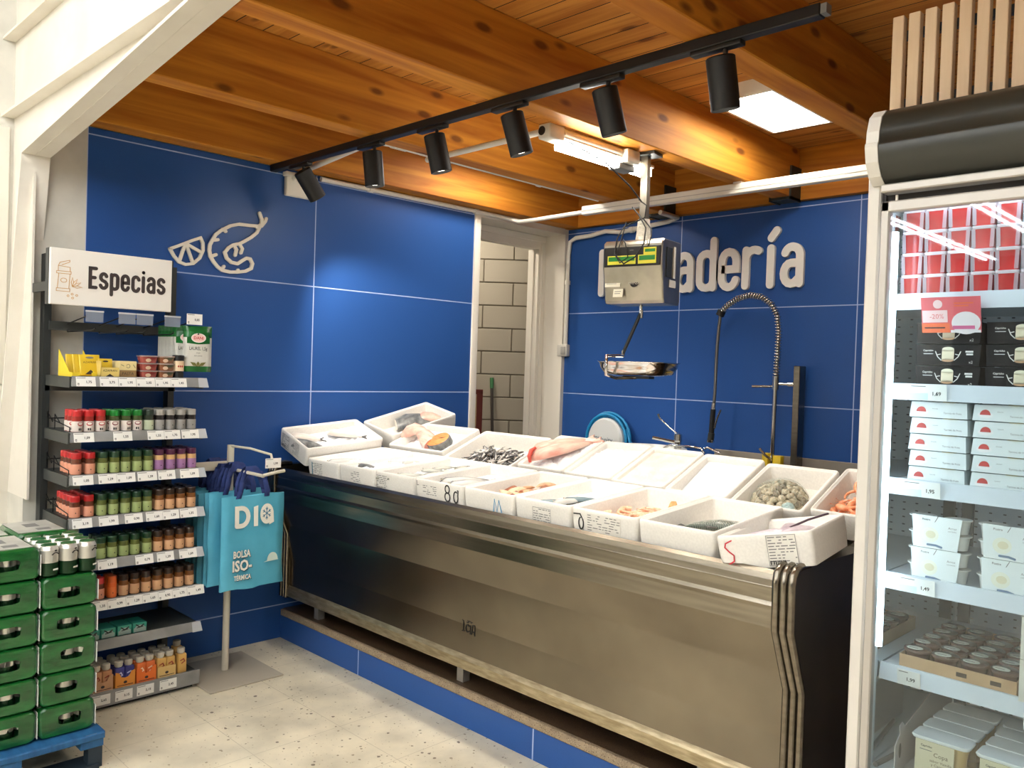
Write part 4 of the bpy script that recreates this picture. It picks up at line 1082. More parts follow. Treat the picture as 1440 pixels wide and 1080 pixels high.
def samp(P, n):
    d = [0]
    for a, b in zip(P, P[1:]): d.append(d[-1] + math.dist(a, b))
    out = []
    for i in range(n):
        s = d[-1] * i / (n - 1); k = max(j for j in range(len(d) - 1) if d[j] <= s + 1e-9)
        q = (s - d[k]) / (d[k + 1] - d[k]); out.append(tuple(P[k][j] + (P[k + 1][j] - P[k][j]) * q for j in range(len(P[0]))))
    return out
S = samp(ARC, 48 * 9)
pts = []
for i, (x, z) in enumerate(S):
    x2, z2 = S[min(i + 1, len(S) - 1)]; x1, z1 = S[max(i - 1, 0)]
    d = Vector((x2 - x1, z2 - z1)).normalized(); a = 2 * PI * i / 9
    pts.append((x - d.y * .019 * math.cos(a), 2.2 + .019 * math.sin(a), z + d.x * .019 * math.cos(a)))
mb = MB(T(-1.80, -2.2, zz)); mb.tube(pts, .0036, m_chrome, 5); mb.build('spring', t)
mb = MB(T(-1.80, -2.2, zz)); mb.tube([(x, 2.2, z) for x, z in samp(ARC, 30)] + [(1.405, 2.2, 1.86), (1.396, 2.2, 1.7), (1.394, 2.2, 1.45), (1.39, 2.2, 1.37)], .010, M('grey_hose', (120, 118, 114), .35, .7), 8); mb.build('hose', t)
mb = MB(T(-1.80, -2.2, zz)); mb.cyl((1.423, 2.2, 1.96), (1.408, 2.2, 1.93), .026, m_black); mb.build('spring_collar', t)
mb = MB(T(-1.80, -2.2, zz)); mb.cyl((1.39, 2.2, 1.38), (1.386, 2.2, 1.34), .014, m_chrome); mb.cyl((1.386, 2.2, 1.34), (1.38, 2.2, 1.19), .017, m_black); mb.cyl((1.38, 2.2, 1.19), (1.376, 2.2, 1.145), .021, m_dark); mb.cyl((1.376, 2.2, 1.145), (1.376, 2.2, 1.13), .024, m_chrome); mb.build('spray_head', t)
mb = MB(T(-1.80, -2.2, zz)); mb.tube([(1.40, 2.2, 1.22), (1.415, 2.2, 1.28), (1.44, 2.2, 1.34)], .007, m_chrome, 8); mb.build('trigger', t)
mb = MB(T(-1.80, -2.2, zz)); mb.rbox((1.745, 2.17, .92), (1.785, 2.22, 1.10), M('yellow_plastic', (222, 190, 30), .4), .006); mb.rbox((1.815, 2.17, .92), (1.865, 2.22, 1.09), M('yellow_plastic'), .006); mb.build('base_sleeve', t)
mb = MB(T(-1.80, -2.2, zz)); mb.tube([(1.80, 2.19, 1.06), (1.77, 2.16, 1.09), (1.745, 2.14, 1.13)], .008, m_chrome, 8); mb.build('valve_lever', t)
mb = MB(); mb.rbox((1.90, 2.22, .92), (1.94, 2.30, 1.625), m_steel, .003, 1, False); mb.build('support_post', label='square steel post standing behind the spray tap', cat='post')
mb = MB(); mb.tube([(1.12, 2.06, 1.075), (1.17, 2.05, 1.10), (1.32, 2.05, 1.105), (1.40, 2.05, 1.10), (1.42, 2.06, 1.07)], .008, m_chrome, 8)
mb.tube([(1.42, 2.06, 1.10), (1.44, 2.06, 1.11), (1.52, 2.08, 1.08)], .007, m_chrome, 8)
mb.build('wire_rack', label='bent chrome rail lying along the sink edge beside basin', cat='rail')
rnd = random.Random(4)
for k in range(4):
    mb = MB(); x = 2.0 + k * .09; mb.lathe([(.04, .924), (.044, .96), (.03, .985), (0, .99)], m_rubber, 12, (x, 2.1 + .02 * (k % 2), .035)); mb.build('rubber_plug', label='black rubber plug on sink worktop, %s from the spray tap' % ORD[k], cat='plug', group='black plugs on the sink worktop')
# ---------------------------------------------------------------- spice rack
YL, YR = -1.262, -.665
rk = thing('spice_rack', 'dark metal shelf rack of spices against the left wall', 'shelf rack', (.2, -.96, 0))
O = T(-.2, .96, 0)
for y in (YL, YR - .035):
    mb = MB(O); mb.box((.02, y, 0), (.075, y + .03, 2.0 if y == YL else 2.0), m_dark); mb.build('upright', rk)
SHELF = [1.462, 1.224, 1.041, .857, .667, .489, .312]
m_shelf = M('shelf_charcoal', (58, 60, 57), .5)
m_rail = noise_mat('price_rail_grey', (128, 128, 126), (150, 150, 148), 8, rough=.3)
m_railc = M('clear_rail_end', (186, 190, 194), .2)
for i, z in enumerate(SHELF):
    mb = MB(O); mb.box((.07, YL + .015, z - .012), (.395, YR, z - .003), m_shelf)
    mb.box((.07, YL + .012, z - .05), (.392, YL + .022, z - .003), m_shelf)
    mb.box((.07, YR - .008, z - .05), (.392, YR, z - .003), m_shelf)
    if i == 0: mb.box((.06, YL + .01, z - .075), (.075, YR, z - .004), m_shelf)
    sh = mb.build('shelf', rk)
    mb = MB(O); tilt = .012
    mb.add([(.395, YL + .02, z), (.395, YR + .002, z), (.395 + tilt, YR + .008, z - .042), (.395 + tilt, YL + .02, z - .042), (.388, YL + .02, z), (.388, YR, z), (.388, YR, z - .044), (.388, YL + .02, z - .044)],
           [(3, 2, 1, 0), (4, 5, 6, 7), (0, 1, 5, 4), (1, 2, 6, 5), (2, 3, 7, 6), (3, 0, 4, 7)], m_rail)
    mb.add([(.3965, YR - .03, z), (.3965, YR + .012, z), (.3965 + tilt, YR + .018, z - .044), (.3965 + tilt, YR - .03, z - .044)], [(3, 2, 1, 0)], m_railc)
    mb.build('price_rail', sh)
    if 0 < i < 6:
        mb = MB(O)
        for k in range(2):
            yy = YL + .02
            mb.tube([(.09, yy, z + .045), (.385, yy, z + .02), (.385, yy, z)], .0022, m_black, 6)
            mb.tube([(.09, yy, z), (.09, yy, z + .07), (.16, yy, z + .03)], .0022, m_black, 6)
            mb.tube([(.19, yy, z), (.19, yy, z + .065), (.26, yy, z + .03)], .0022, m_black, 6)
        mb.tube([(.085, YL + .02, z + .04), (.085, YR - .02, z + .04)], .003, m_black, 6)
        mb.build('wire_guard', rk)
mb = MB(O); mb.box((.03, YL + .015, .02), (.395, YR + .005, .075), m_shelf); mb.box((.03, YL + .03, 0), (.375, YR - .01, .02), m_black); mb.build('base_shelf', rk)
mb = MB(O); mb.box((.388, YL + .02, .018), (.402, YR + .012, .082), m_rail); mb.build('price_rail', rk)
# hook bar and hooks
mb = MB(O); mb.box((.06, YL + .02, 1.66), (.085, YR, 1.70), m_shelf); mb.build('hook_bar', rk)
HK = [-1.147, -1.011, -.934, -.809, -.69]
m_clear = M('clear_plastic', (150, 160, 176), .15, alpha=.55)
for i, y in enumerate(HK):
    mb = MB(O); x1 = .385
    mb.tube([(.085, y - .02, 1.665), (.085, y - .02, 1.655), (x1 - .02, y - .005, 1.66), (x1, y - .002, 1.668)], .0032, m_black, 6)
    mb.tube([(.075, y - .02, 1.69), (x1 - .02, y, 1.735)], .003, m_black, 6)
    h = mb.build('hook', rk)
    if i < 4:
        mb = MB(O); mb.box((x1 - .02, y - .036, 1.695), (x1 - .0185, y + .036, 1.745), m_clear); mb.box((x1 - .0195, y - .038, 1.738), (x1 - .018, y + .038, 1.745), m_railc); mb.build('ticket_holder', h)
# header sign
sg = thing('sign', 'white header sign reading Especias on top of spice rack', 'sign', (.345, -1.067, 1.762))
mb = MB(); mb.box((-.05, -.256, .0), (-.012, -.245, .236), m_dark); mb.box((-.05, .252, 0), (.002, .264, .236), m_dark); mb.box((-.29, .236, .06), (-.05, .25, .10), m_dark); mb.box((-.29, -.24, .06), (-.05, -.226, .10), m_dark); mb.box((-.06, -.25, .005), (-.01, .25, .23), m_dark); mb.build('backing', sg)
mb = MB(); mb.rbox((-.012, -.254, 0), (.012, .254, .236), M('sign_face', (238, 233, 224), .5), .002, 1, False); mb.build('face', sg)
fs = frame((.0125, 0, 0), (0, 1, 0), (0, 0, 1)); m_brown = M('sign_dark_brown', (58, 48, 46), .6); m_gold = M('sign_gold', (204, 158, 96), .6)
mb = MB(fs); xx = -.0985
for ch, adv in (('E', .042), ('s', .0455), ('p', .0455), ('e', .0455), ('c', .0455), ('i', .023), ('a', .0455), ('s', .0455)):
    letter(mb, ch, xx, .078, .094, .0148, 0, .001, m_brown, .92); xx += adv * (1.0 if ch != 'i' else .92)
mb.build('lettering', sg)
mb = MB(fs); g = lambda P: mb.stroke([(x * .001 - .203, y * .001 + .118) for x, y in P], .0022, 0, .001, m_gold)
g([(-28, -50), (24, -50), (24, -62), (-28, -62), (-28, -50)]); g([(-24, -50), (-20, 12)]); g([(20, -50), (24, 12)]); g([(-28, 12), (28, 12), (28, 22), (-28, 22), (-28, 12)])
g([(-22, 22), (-22, 44), (24, 40), (24, 22)]); g([(-22, 44), (-16, 58), (22, 70), (22, 62), (-8, 48)]); g(arc(0, -16, 12, 9, 0, 360, 12))
for a in (20, 50, 80, 110):
    c, s = math.cos(R(a - 20)), math.sin(R(a - 20)); g([(34, -40), (34 + 18 * c - 5 * s, -40 + 18 * s + 5 * c), (34 + 38 * c, -40 + 38 * s), (34 + 18 * c + 5 * s, -40 + 18 * s - 5 * c), (34, -40)])
for x, y in ((18, -80), (34, -72), (36, -88), (52, -76)): g(arc(x, y, 4, 4, 0, 360, 8))
mb.build('spice_drawing', sg)

# price tags
def price_tag(txt, y0, y1, z, x, label, lean=.012, h=.041, grp='price tags on the spice rack'):
    w = y1 - y0; f = frame((x, y0, z), (0, 1, 0), (lean, 0, .041)) if True else None
    mb = MB(); mb.M = frame((0, 0, 0), (0, 1, 0), (-lean, 0, .041))
    mb.add([(0, 0, 0), (w, 0, 0), (w, h, 0), (0, h, 0), (0, 0, -.0008), (w, 0, -.0008), (w, h, -.0008), (0, h, -.0008)], [(0, 1, 2, 3), (7, 6, 5, 4), (0, 4, 5, 1), (1, 5, 6, 2), (2, 6, 7, 3), (3, 7, 4, 0)], m_paper)
    mb.quad(.003, h - .006, .003 + w * .45, h - .0035, .0004, m_inkg)
    mb.quad(.005, .005, .012, .014, .0004, m_inkg); mb.quad(.006, .008, .011, .010, .0005, m_paper)
    mb.text(txt, w * .66, h * .44, m_ink, h=.0125, w=.0005, bold=.025)
    o = mb.build('price_tag', label=label, cat='price tag', group=grp); o.location = (x, y0, z)
    return o
TG = [('top', ['1,75', '2,75', '1,95', '2,05', '1,95', '1,45'], [(-1.227, -1.149), (-1.132, -1.056), (-1.054, -.98), (-.978, -.897), (-.895, -.826), (-.825, -.752)]),
 ('second', ['1,09', '1,55', '1,55', '1,75', '1,95'], [(-1.231, -1.15), (-1.071, -.991), (-.924, -.85), (-.849, -.776), (-.769, -.688)]),
 ('third', ['1,05', '1,29', '1,09', '1,39', '1,05', '1,09'], [(-1.231, -1.149), (-1.128, -1.053), (-1.052, -.973), (-.963, -.878), (-.872, -.794), (-.771, -.683)]),
 ('fourth', ['2,19', '1,99', '0,90', '1,60', '1,29', '1,35'], [(-1.229, -1.15), (-1.122, -1.041), (-1.014, -.937), (-.922, -.848), (-.847, -.772), (-.767, -.687)]),
 ('fifth', ['1,19', '0,79', '1,39', '1,69'], [(-1.122, -1.043), (-.964, -.885), (-.868, -.791), (-.766, -.683)]),
 ('sixth', ['1,35', '0,99', '1,29', '1,65', '0,95', '1,75', '1,49'], [(-1.138, -1.079), (-1.078, -1.001), (-1.0, -.929), (-.928, -.859), (-.858, -.794), (-.793, -.725), (-.724, -.643)]),
 ('bottom', ['2,65', '3,15', '2,15', '2,45'], [(-1.138, -1.057), (-1.036, -.962), (-.943, -.867), (-.841, -.763)])]
for i, (nm, tx, ys) in enumerate(TG):
    for k, (t_, (a, b)) in enumerate(zip(tx, ys)):
        lb = 'white price tag reading %s, %s from left on the %s spice shelf' % (t_, ORD[k], nm)
        if nm == 'bottom': price_tag(t_, a, b, .028, .4035, lb, 0., .044)
        else: price_tag(t_, a, b, SHELF[i] - .0425, .4095, lb)
price_tag('0,85', -.752, -.678, 1.71, .388, 'white price tag reading 0,85 above the hanging leaf packets', 0, .05)

# jars
m_jg = {}
def jar_mats(k):
    return {
     'red white': (noise_mat('cap_red', (176, 28, 30), (190, 36, 38), 9, rough=.35), M('jar_pepper', (150, 40, 30), .3), M('lab_white', (228, 216, 206), .5), M('lab_redband', (170, 34, 44), .5)),
     'red': (noise_mat('cap_red', (176, 28, 30), (190, 36, 38), 9), M('jar_paprika', (96, 48, 30), .2), M('lab_salmon', (222, 152, 122), .5), None),
     'bright green': (M('cap_green', (24, 118, 40), .35), M('jar_herb', (70, 80, 44), .25), M('lab_white'), M('lab_maroon', (120, 30, 50), .5)),
     'green': (M('cap_darkgreen', (30, 62, 38), .3), M('jar_herb2', (92, 98, 48), .2), M('lab_green', (160, 174, 112), .5), None),
     'dark': (M('cap_blackgreen', (36, 50, 40), .3), M('jar_dark', (50, 58, 46), .2), M('lab_palegreen', (190, 200, 170), .5), None),
     'grey': (M('cap_grey', (158, 154, 146), .4), M('jar_black', (40, 36, 34), .2), M('lab_grey', (150, 147, 142), .5), None),
     'purple': (M('cap_plum', (78, 26, 62), .3), M('jar_tan', (206, 164, 110), .3), M('lab_lilac', (156, 112, 156), .5), None),
     'brown': (M('cap_brown', (52, 34, 24), .3), M('jar_amber', (118, 72, 34), .2), M('lab_tan', (212, 164, 122), .5), None),
     'orange': (M('cap_orange', (206, 92, 34), .35), M('jar_orange', (214, 92, 30), .3), M('lab_orange', (222, 110, 50), .5), None)}[k]
_jp = {}
def jar(k):
    if k not in _jp:
        cap, gl, lb, band = jar_mats(k)
        b = MB(); ms = [gl, lb, lb, gl, gl, gl]
        b.lathe([(.019, 0), (.0212, .003), (.0213, .024), (.0213, .047), (.0208, .049), (.0206, .066), (.0175, .071)], gl, 16, ms=ms)
        f = frame((.0216, 0, .03), (0, 1, 0), (0, 0, 1)); b.M = f
        if band:
            b.disc(0, .006, .0125, .0085, .0006, band, 16); b.disc(0, .007, .0095, .0052, .0009, M('lab_white'), 14); b.quad(-.007, -.022, -.001, -.012, -.0001, m_ink); b.quad(.001, -.022, .006, -.012, -.0001, m_ink)
        else: b.add([(.001, -.010, .0004), (.007, -.010, -.0004), (.004, -.004, .0001)], [(0, 1, 2)], m_ink)
        o = b.build('spice_jar')
        c = MB(); c.lathe([(.0195, .068), (.0202, .070), (.0202, .090), (.0188, .0945), (.0, .095)], cap, 16); c.build('cap', o)
        _jp[k] = [o, False]
    p = _jp[k]
    if not p[1]: p[1] = True; return p[0]
    return dup(p[0])
ROWS = {
 1: [('red white', [-1.207, -1.159, -1.110], 3), ('bright green', [-1.052, -1.002, -.953], 3), ('dark', [-.904], 2), ('grey', [-.855, -.806, -.757, -.707], 4)],
 2: [('red', [-1.205, -1.15], 4), ('green', [-1.098, -1.049, -.999, -.949, -.9], 3), ('purple', [-.85, -.8, -.75, -.7], 4)],
 3: [('red', [-1.205, -1.15], 5), ('green', [-1.096, -1.047, -.997, -.948, -.9], 3), ('brown', [-.847, -.799, -.746, -.697], 4)],
 4: [('green', [-1.098, -1.05, -1.0, -.951, -.9], 3), ('brown', [-.847, -.797, -.746, -.698], 3)],
 5: [('red', [-1.1], 2), ('orange', [-1.047], 2), ('brown', [-.997, -.949, -.899, -.846, -.797, -.747, -.697], 3)]}
SN = ['top', 'second', 'third', 'fourth', 'fifth', 'sixth', 'seventh']
rnd = random.Random(2)
CAPN = {'red white': 'red capped spice jar with white label', 'red': 'red capped spice jar with salmon label', 'bright green': 'bright green capped herb jar', 'green': 'dark green capped herb jar', 'dark': 'dark glass herb jar with pale label', 'grey': 'grey capped pepper jar', 'purple': 'plum capped spice jar with lilac label', 'brown': 'brown spice jar with tan label', 'orange': 'orange spice jar'}
for s, groups in ROWS.items():
    for k, ys, n in groups:
        for i, y in enumerate(ys):
            for r in range(n):
                o = jar(k); o.location = (.358 - .0455 * r, y + rnd.uniform(-.002, .002), SHELF[s] - .003); o.rotation_euler = (0, 0, rnd.uniform(-.35, .35))
                col = '' if len(ys) == 1 else '%s from left, ' % ORD[i]
                row = 'front row' if r == 0 else '%s row' % ORD[r]
                tag(o, '%s, %s%s, %s shelf' % (CAPN[k], col, row, SN[s]), 'jar', '%ss on the %s spice shelf' % (CAPN[k], SN[s]))

# top shelf: sachet displays, small trays, jar
Zs = SHELF[0] - .003
m_yel = M('display_yellow', (224, 196, 40), .5); m_yel2 = M('sachet_yellow', (212, 178, 40), .35)
t = thing('display_box', 'bright yellow cardboard display box at left end of top shelf', 'display box', (.30, -1.19, Zs))
mb = MB(frame((0, -.048, 0), (1, 0, 0), (0, 0, 1))); mb.prism([(-.09, 0), (.085, 0), (.085, .018), (.05, .02), (-.09, .115)], -.001, .001, m_yel); mb.build('side_panel', t)
mb = MB(frame((0, .05, 0), (1, 0, 0), (0, 0, 1))); mb.prism([(-.09, 0), (.085, 0), (.085, .018), (.05, .02), (-.09, .115)], -.001, .001, m_yel); mb.build('side_panel', t)
mb = MB(); mb.box((-.09, -.048, 0), (.087, .05, .002), m_yel); mb.box((.085, -.048, 0), (.087, -.02, .018), m_yel); mb.box((.085, .03, 0), (.087, .05, .018), m_yel); mb.build('tray', t)
def sachet(x, y, z, w, h, label, mat, lean=.3, txt=None, col=m_brown, foot=False):
    mb = MB(T(0, 0, .002) @ RY(-lean) @ frame((0, 0, 0), (0, 1, 0), (0, 0, 1))); mb.rbox((-w / 2, 0, -.005), (w / 2, h, .005), mat, .004, 2)
    if txt: mb.text(txt, 0, h * .62, col, width=w * .66, w=.0056)
    mb.disc(0, h * .84, w * .2, h * .05, .0057, col if not txt else m_inkg)
    if foot: mb.add([(-w * .28, .004, .0058), (w * .28, .004, .0058), (0, h * .26, .0058)], [(0, 1, 2)], m_brown)
    o = mb.build('spice_sachet', label=label, cat='sachet'); o.location = (x, y, z); return o
for i in range(3): sachet(.285 + .028 * i, -1.185 + .018 * i, Zs + .0025, .085, .095, 'yellow saffron sachet in yellow display box, %s from the back' % ORD[i], m_yel2, .3, 'AZAFRAN' if i == 2 else None, m_brown, i == 2)
mb = MB(); mb.box((-.1, -.04, 0), (.03, .036, .002), m_yel2); mb.box((.028, -.04, 0), (.03, .036, .042), M('box_gold', (222, 196, 110), .5)); mb.box((-.1, -.04, 0), (.03, -.038, .07), M('box_gold'))
mb.M = frame((.0305, -.002, .021), (0, 1, 0), (0, 0, 1)); mb.text('AZAFRAN', 0, .008, m_brown, width=.058, w=.0002); mb.add([(-.02, -.02, .0002), (.02, -.02, .0002), (0, -.006, .0002)], [(0, 1, 2)], m_brown)
o = mb.build('saffron_box', label='small golden box reading AZAFRAN on the top shelf', cat='box'); o.location = (.355, -1.083, Zs)
sachet(.33, -1.085, Zs + .003, .06, .075, 'yellow sachet standing in the golden saffron box', m_yel2, .1)
mb = MB(); mb.rbox((-.09, -.037, 0), (0, .037, .072), M('box_cream', (226, 208, 150), .5), .002, 1, False)
mb.M = frame((.0004, 0, .0), (0, 1, 0), (0, 0, 1)); mb.quad(-.036, .002, .036, .032, .0002, M('box_brownband', (150, 118, 74), .5)); mb.text('PASTA', 0, .017, m_brown, width=.05, w=.0006); mb.stroke(arc(0, .05, .008, .008, 200, 520, 8), .0016, .0002, .0006, m_brown); mb.stroke([(-.03, .056), (-.018, .05)], .002, .0002, .0006, m_brown); mb.stroke([(.022, .056), (.03, .044)], .002, .0002, .0006, m_brown)
o = mb.build('pasta_seasoning_box', label='cream box reading PASTA on the top spice shelf', cat='box'); o.location = (.375, -1.005, Zs)
def tub(x, y, z, c1, label, grp):
    t = thing('spice_tub', label, 'tub', (x, y, z), group=grp)
    mb = MB(); mb.loops([[(a, b, 0) for a, b in rrect(-.03, -.03, .03, .03, .006, 2)], [(a, b, .027) for a, b in rrect(-.034, -.034, .034, .034, .006, 2)]], c1, True, True, True); mb.build('tray', t)
    mb = MB(); mb.rbox((-.036, -.036, .0272), (.036, .036, .033), M('tub_clear', (196, 170, 160), .15, alpha=.6), .002, 1); mb.build('lid', t)
    mb = MB(frame((.0335, 0, .012), (0, 1, 0), (.11, 0, 1))); mb.disc(-.008, 0, .012, .008, .0012, M('tub_sticker', (214, 180, 150), .5)); mb.build('sticker', t)
m_tr = noise_mat('tub_red', (120, 40, 36), (168, 84, 74), 40, rough=.25); m_tg = noise_mat('tub_green', (60, 66, 44), (150, 90, 60), 40, rough=.25)
for i in range(3): tub(.355, -.915, Zs + .0335 * i, m_tr, 'clear tub of red spice in stack on top shelf, %s from bottom' % ORD[i], 'red spice tubs stacked on the top shelf')
for i in range(2): tub(.27, -.955, Zs + .0335 * i, m_tr, 'clear tub of red spice behind the front red stack, %s' % ('lower' if i == 0 else 'upper'), 'red spice tubs stacked on the top shelf')
for i in range(3): tub(.355, -.838, Zs + .0335 * i, m_tg, 'clear tub of green herbs in stack on top shelf, %s from bottom' % ORD[i], 'green herb tubs stacked on the top shelf')
t = thing('spice_jar', 'black jar with cream label upside down beside the green tubs', 'jar', (.365, -.778, Zs))
mb = MB(); mb.lathe([(.022, .03), (.026, .033), (.026, .08), (.026, .105), (.02, .107)], m_black, 18, ms=[m_black, M('lab_cream', (232, 206, 170), .5), m_black, m_black]); mb.M = frame((.0262, 0, .055), (0, 1, 0), (0, 0, 1))
for a in (-.009, 0, .009): mb.disc(a, .0, .004, .005, .0004, M('lab_redband2', (176, 70, 50), .5), 8)
mb.build('body', t)
mb = MB(); mb.lathe([(.024, 0), (.0245, .002), (.0245, .028), (.022, .03)], m_black, 18); mb.build('cap', t)

# hanging leaf packets
m_pg = noise_mat('packet_green', (22, 92, 40), (30, 112, 50), 12, rough=.25); m_pw = noise_mat('packet_white', (206, 204, 194), (222, 220, 210), 10, rough=.3)
def packet(i, n):
    t = thing('leaf_packet', 'green and white bay leaf packet hanging on hook, %s counting from the front' % ORD[n - 1 - i], 'packet', (.20 + .033 * i, -.715 + .003 * i + (.012 if i == n - 1 else -.02), 1.49), group='bay leaf packets on the hook')
    t.rotation_euler = (0, 0, -.12 - (.1 if i < n - 1 else 0))
    w, h = .066, .215
    mb = MB(frame((0, 0, 0), (0, 1, 0), (0, 0, 1)))
    Lp = []
    for k in range(9):
        q = k / 8; e = .0025 + .012 * math.sin(PI * q) ** .6
        Lp.append([(-w, h * q, 0), (-w * .6, h * q, e), (0, h * q, e * 1.1), (w * .6, h * q, e), (w, h * q, 0), (w * .6, h * q, -e), (0, h * q, -e), (-w * .6, h * q, -e)])
    for k in range(8): mb.loops(Lp[k:k + 2], m_pg if (k < 1 or k > 5) else m_pw, True, k == 0, k == 7)
    mb.build('bag', t)
    mb = MB(frame((.0145, 0, 0), (0, 1, 0), (0, 0, 1)))
    mb.add([(-w * .8, h * .62, 0), (0, h * .60, .0012), (w * .8, h * .62, 0), (w * .8, h * .76, 0), (-w * .8, h * .76, 0)], [(0, 1, 2, 3, 4)], m_pg)
    m_pr = M('packet_red', (190, 26, 40), .4)
    mb.disc(0, h * .74, .034, .022, .0014, m_paper); mb.disc(0, h * .74, .031, .019, .0016, M('packet_pale', (238, 200, 190), .4)); mb.text('DANI', 0, h * .74, m_pr, width=.044, w=.002, bold=.02)
    mb.text('LAUREL 1,5g', 0, h * .50, m_ink, width=.082, h=.021, w=.0016, bold=.01); mb.text('HOJA', 0, h * .41, m_ink, width=.018, w=.0016); mb.text('BAY LEAVES', 0, h * .35, m_ink, width=.036, w=.0016)
    for a, l in ((35, .045), (90, .03), (145, .045)):
        c, s = math.cos(R(a)), math.sin(R(a)) * .8
        mb.add([(0, h * .12, .0016), (l * .5 * c + .010 * s, h * .12 + l * .5 * s - .008 * c, .0016), (l * c, h * .12 + l * s, .0016), (l * .5 * c - .010 * s, h * .12 + l * .5 * s + .008 * c, .0016)], [(0, 1, 2, 3)], M('leaf_olive', (110, 108, 52), .5))
    mb.build('print', t)
for i in range(6): packet(i, 6)

# teal boxes on the seventh shelf
m_teal = M('tea_teal', (48, 140, 120), .5)
for i, y in enumerate((-1.128, -1.062, -.992, -.926)):
    mb = MB(); mb.rbox((-.10, -.031, 0), (0, .031, .042), m_teal, .002, 1, False); mb.M = frame((.0004, 0, .021), (0, 1, 0), (0, 0, 1))
    mb.quad(-.027, -.018, .027, .0, .0002, M('tea_silver', (150, 168, 160), .4)); mb.disc(0, -.002, .022, .014, .0004, M('tea_silver')); mb.stroke([(-.016, .014), (.0, .002), (.016, .012)], .005, .0005, .0008, m_ink); mb.stroke([(-.012, .0), (.014, .004)], .004, .0005, .0008, m_ink)
    o = mb.build('teal_box', label='teal box with dark leaf print on lower shelf, %s from left' % ORD[i], cat='box', group='teal boxes on the seventh spice shelf'); o.location = (.375, y, SHELF[6] - .003)

# bottom shelf: seasoning bottles in cardboard displays
m_wcap = M('cap_offwhite', (204, 196, 180), .4)
def bottle(x, y, c, label, k):
    t = thing('seasoning_bottle', label, 'bottle', (x, y, .0755), group='seasoning bottles on the bottom spice shelf')
    mb = MB(); mb.rbox((-.021, -.021, 0), (.021, .021, .092), c, .006, 2); mb.M = frame((.0214, 0, .055), (0, 1, 0), (0, 0, 1))
    mb.stroke([(-.01, .008), (.004, .014), (.01, .002), (-.004, -.006)], .005, 0, .0006, M('motif_%s' % k, {'tan': (150, 60, 40), 'orange': (250, 220, 190), 'blue': (190, 196, 236), 'cream': (150, 60, 40)}[k], .5)); mb.build('body', t)
    mb = MB(); mb.lathe([(.014, .09), (.014, .096), (.0175, .097), (.0175, .115), (.015, .118), (0, .118)], m_wcap, 16); mb.build('cap', t)
BC = {'tan': M('btl_tan', (196, 140, 100), .4), 'blue': M('btl_blue', (60, 60, 130), .4), 'orange': M('btl_orange', (220, 110, 50), .4), 'cream': M('btl_gold', (206, 162, 90), .4)}
BX = {'tan': M('crd_tan', (196, 148, 110), .6), 'blue': M('crd_orange', (226, 146, 56), .6), 'orange': M('crd_deeporange', (226, 112, 40), .6), 'cream': M('crd_cream', (212, 178, 112), .6)}
NM = {'tan': 'tan', 'blue': 'blue', 'orange': 'orange', 'cream': 'golden'}
for k, ya, yb in (('tan', -1.128, -1.042), ('blue', -1.032, -.947), ('orange', -.94, -.853), ('cream', -.846, -.762)):
    t = thing('display_box', '%s cardboard display tray of %s seasoning bottles on bottom shelf' % ({'tan': 'tan', 'blue': 'amber', 'orange': 'deep orange', 'cream': 'cream'}[k], NM[k]), 'display box', (.30, (ya + yb) / 2, .0755)); hw = (yb - ya) / 2
    mb = MB(frame((.088, 0, 0), (0, 1, 0), (0, 0, 1)))
    pr_ = [(-hw, 0), (hw, 0), (hw, .075), (hw * .62, .07), (hw * .4, .05), (-.0, .045), (-hw * .4, .05), (-hw * .62, .07), (-hw, .075)] if k != 'cream' else [(-hw, 0), (hw, 0), (hw, .055), (-hw, .055)]
    mb.prism(pr_, 0, .0018, BX[k]); mb.quad(-hw * .8, .012, hw * .8, .015, .0021, m_brown); mb.disc(0, .026, .008, .006, .0022, m_brown); mb.build('front_panel', t)
    for sgn in (-1, 1):
        mb = MB(); mb.box((-.10, sgn * hw - (.0015 if sgn > 0 else 0), 0), (.088, sgn * hw + (.0015 if sgn < 0 else 0), .06), BX[k]); mb.build('side_panel', t)
    for r in range(3):
        for c in range(2): bottle(.362 - .046 * r, (ya + yb) / 2 + (-.0212 if c == 0 else .0212), BC[k], 'silver capped %s seasoning bottle in its tray, %s, %s' % (NM[k], ('left', 'right')[c], ('front row', 'middle row', 'back row')[r]), k)
bottle(.362, -.728, BC['cream'], 'golden seasoning bottle standing alone at right front of bottom shelf', 'cream')
bottle(.25, -.700, BC['cream'], 'golden seasoning bottle standing alone, behind the right front one', 'cream')

# ---------------------------------------------------------------- bag stand
m_stand = M('stand_cream', (206, 198, 180), .5)
t = thing('bag_stand', 'cream metal stand holding turquoise bags beside the spice rack', 'stand', (.29, -.47, 0))
mb = MB(); mb.rbox((-.20, -.19, 0), (.24, .19, .008), M('stand_base', (176, 166, 148), .5), .003, 1, False); mb.build('base_plate', t)
mb = MB(); mb.cyl((0, 0, .008), (0, 0, 1.13), .017, m_stand); mb.build('pole', t)
mb = MB(); mb.cyl((-.05, 0, 1.012), (.33, 0, 1.012), .008, m_stand); mb.rbox((-.06, -.16, 1.0), (-.05, .02, 1.045), m_stand, .003); mb.tube([(.33, 0, 1.015), (.35, .06, 1.03), (.345, .10, 1.033)], .008, m_stand, 8); mb.build('arm', t)
mb = MB(); mb.tube([(0, 0, 1.125), (.20, .0, 1.13), (.36, .02, 1.115), (.37, .02, 1.095)], .006, m_stand, 8); mb.build('ticket_arm', t)
mb = MB(); mb.M = T(.665, -.455, 1.052) @ RZ(-.15)
o = price_tag('1,99', -.49, -.41, 1.055, .672, 'white price tag hanging over the turquoise bags', 0, .045, 'price tags on the bag stand')
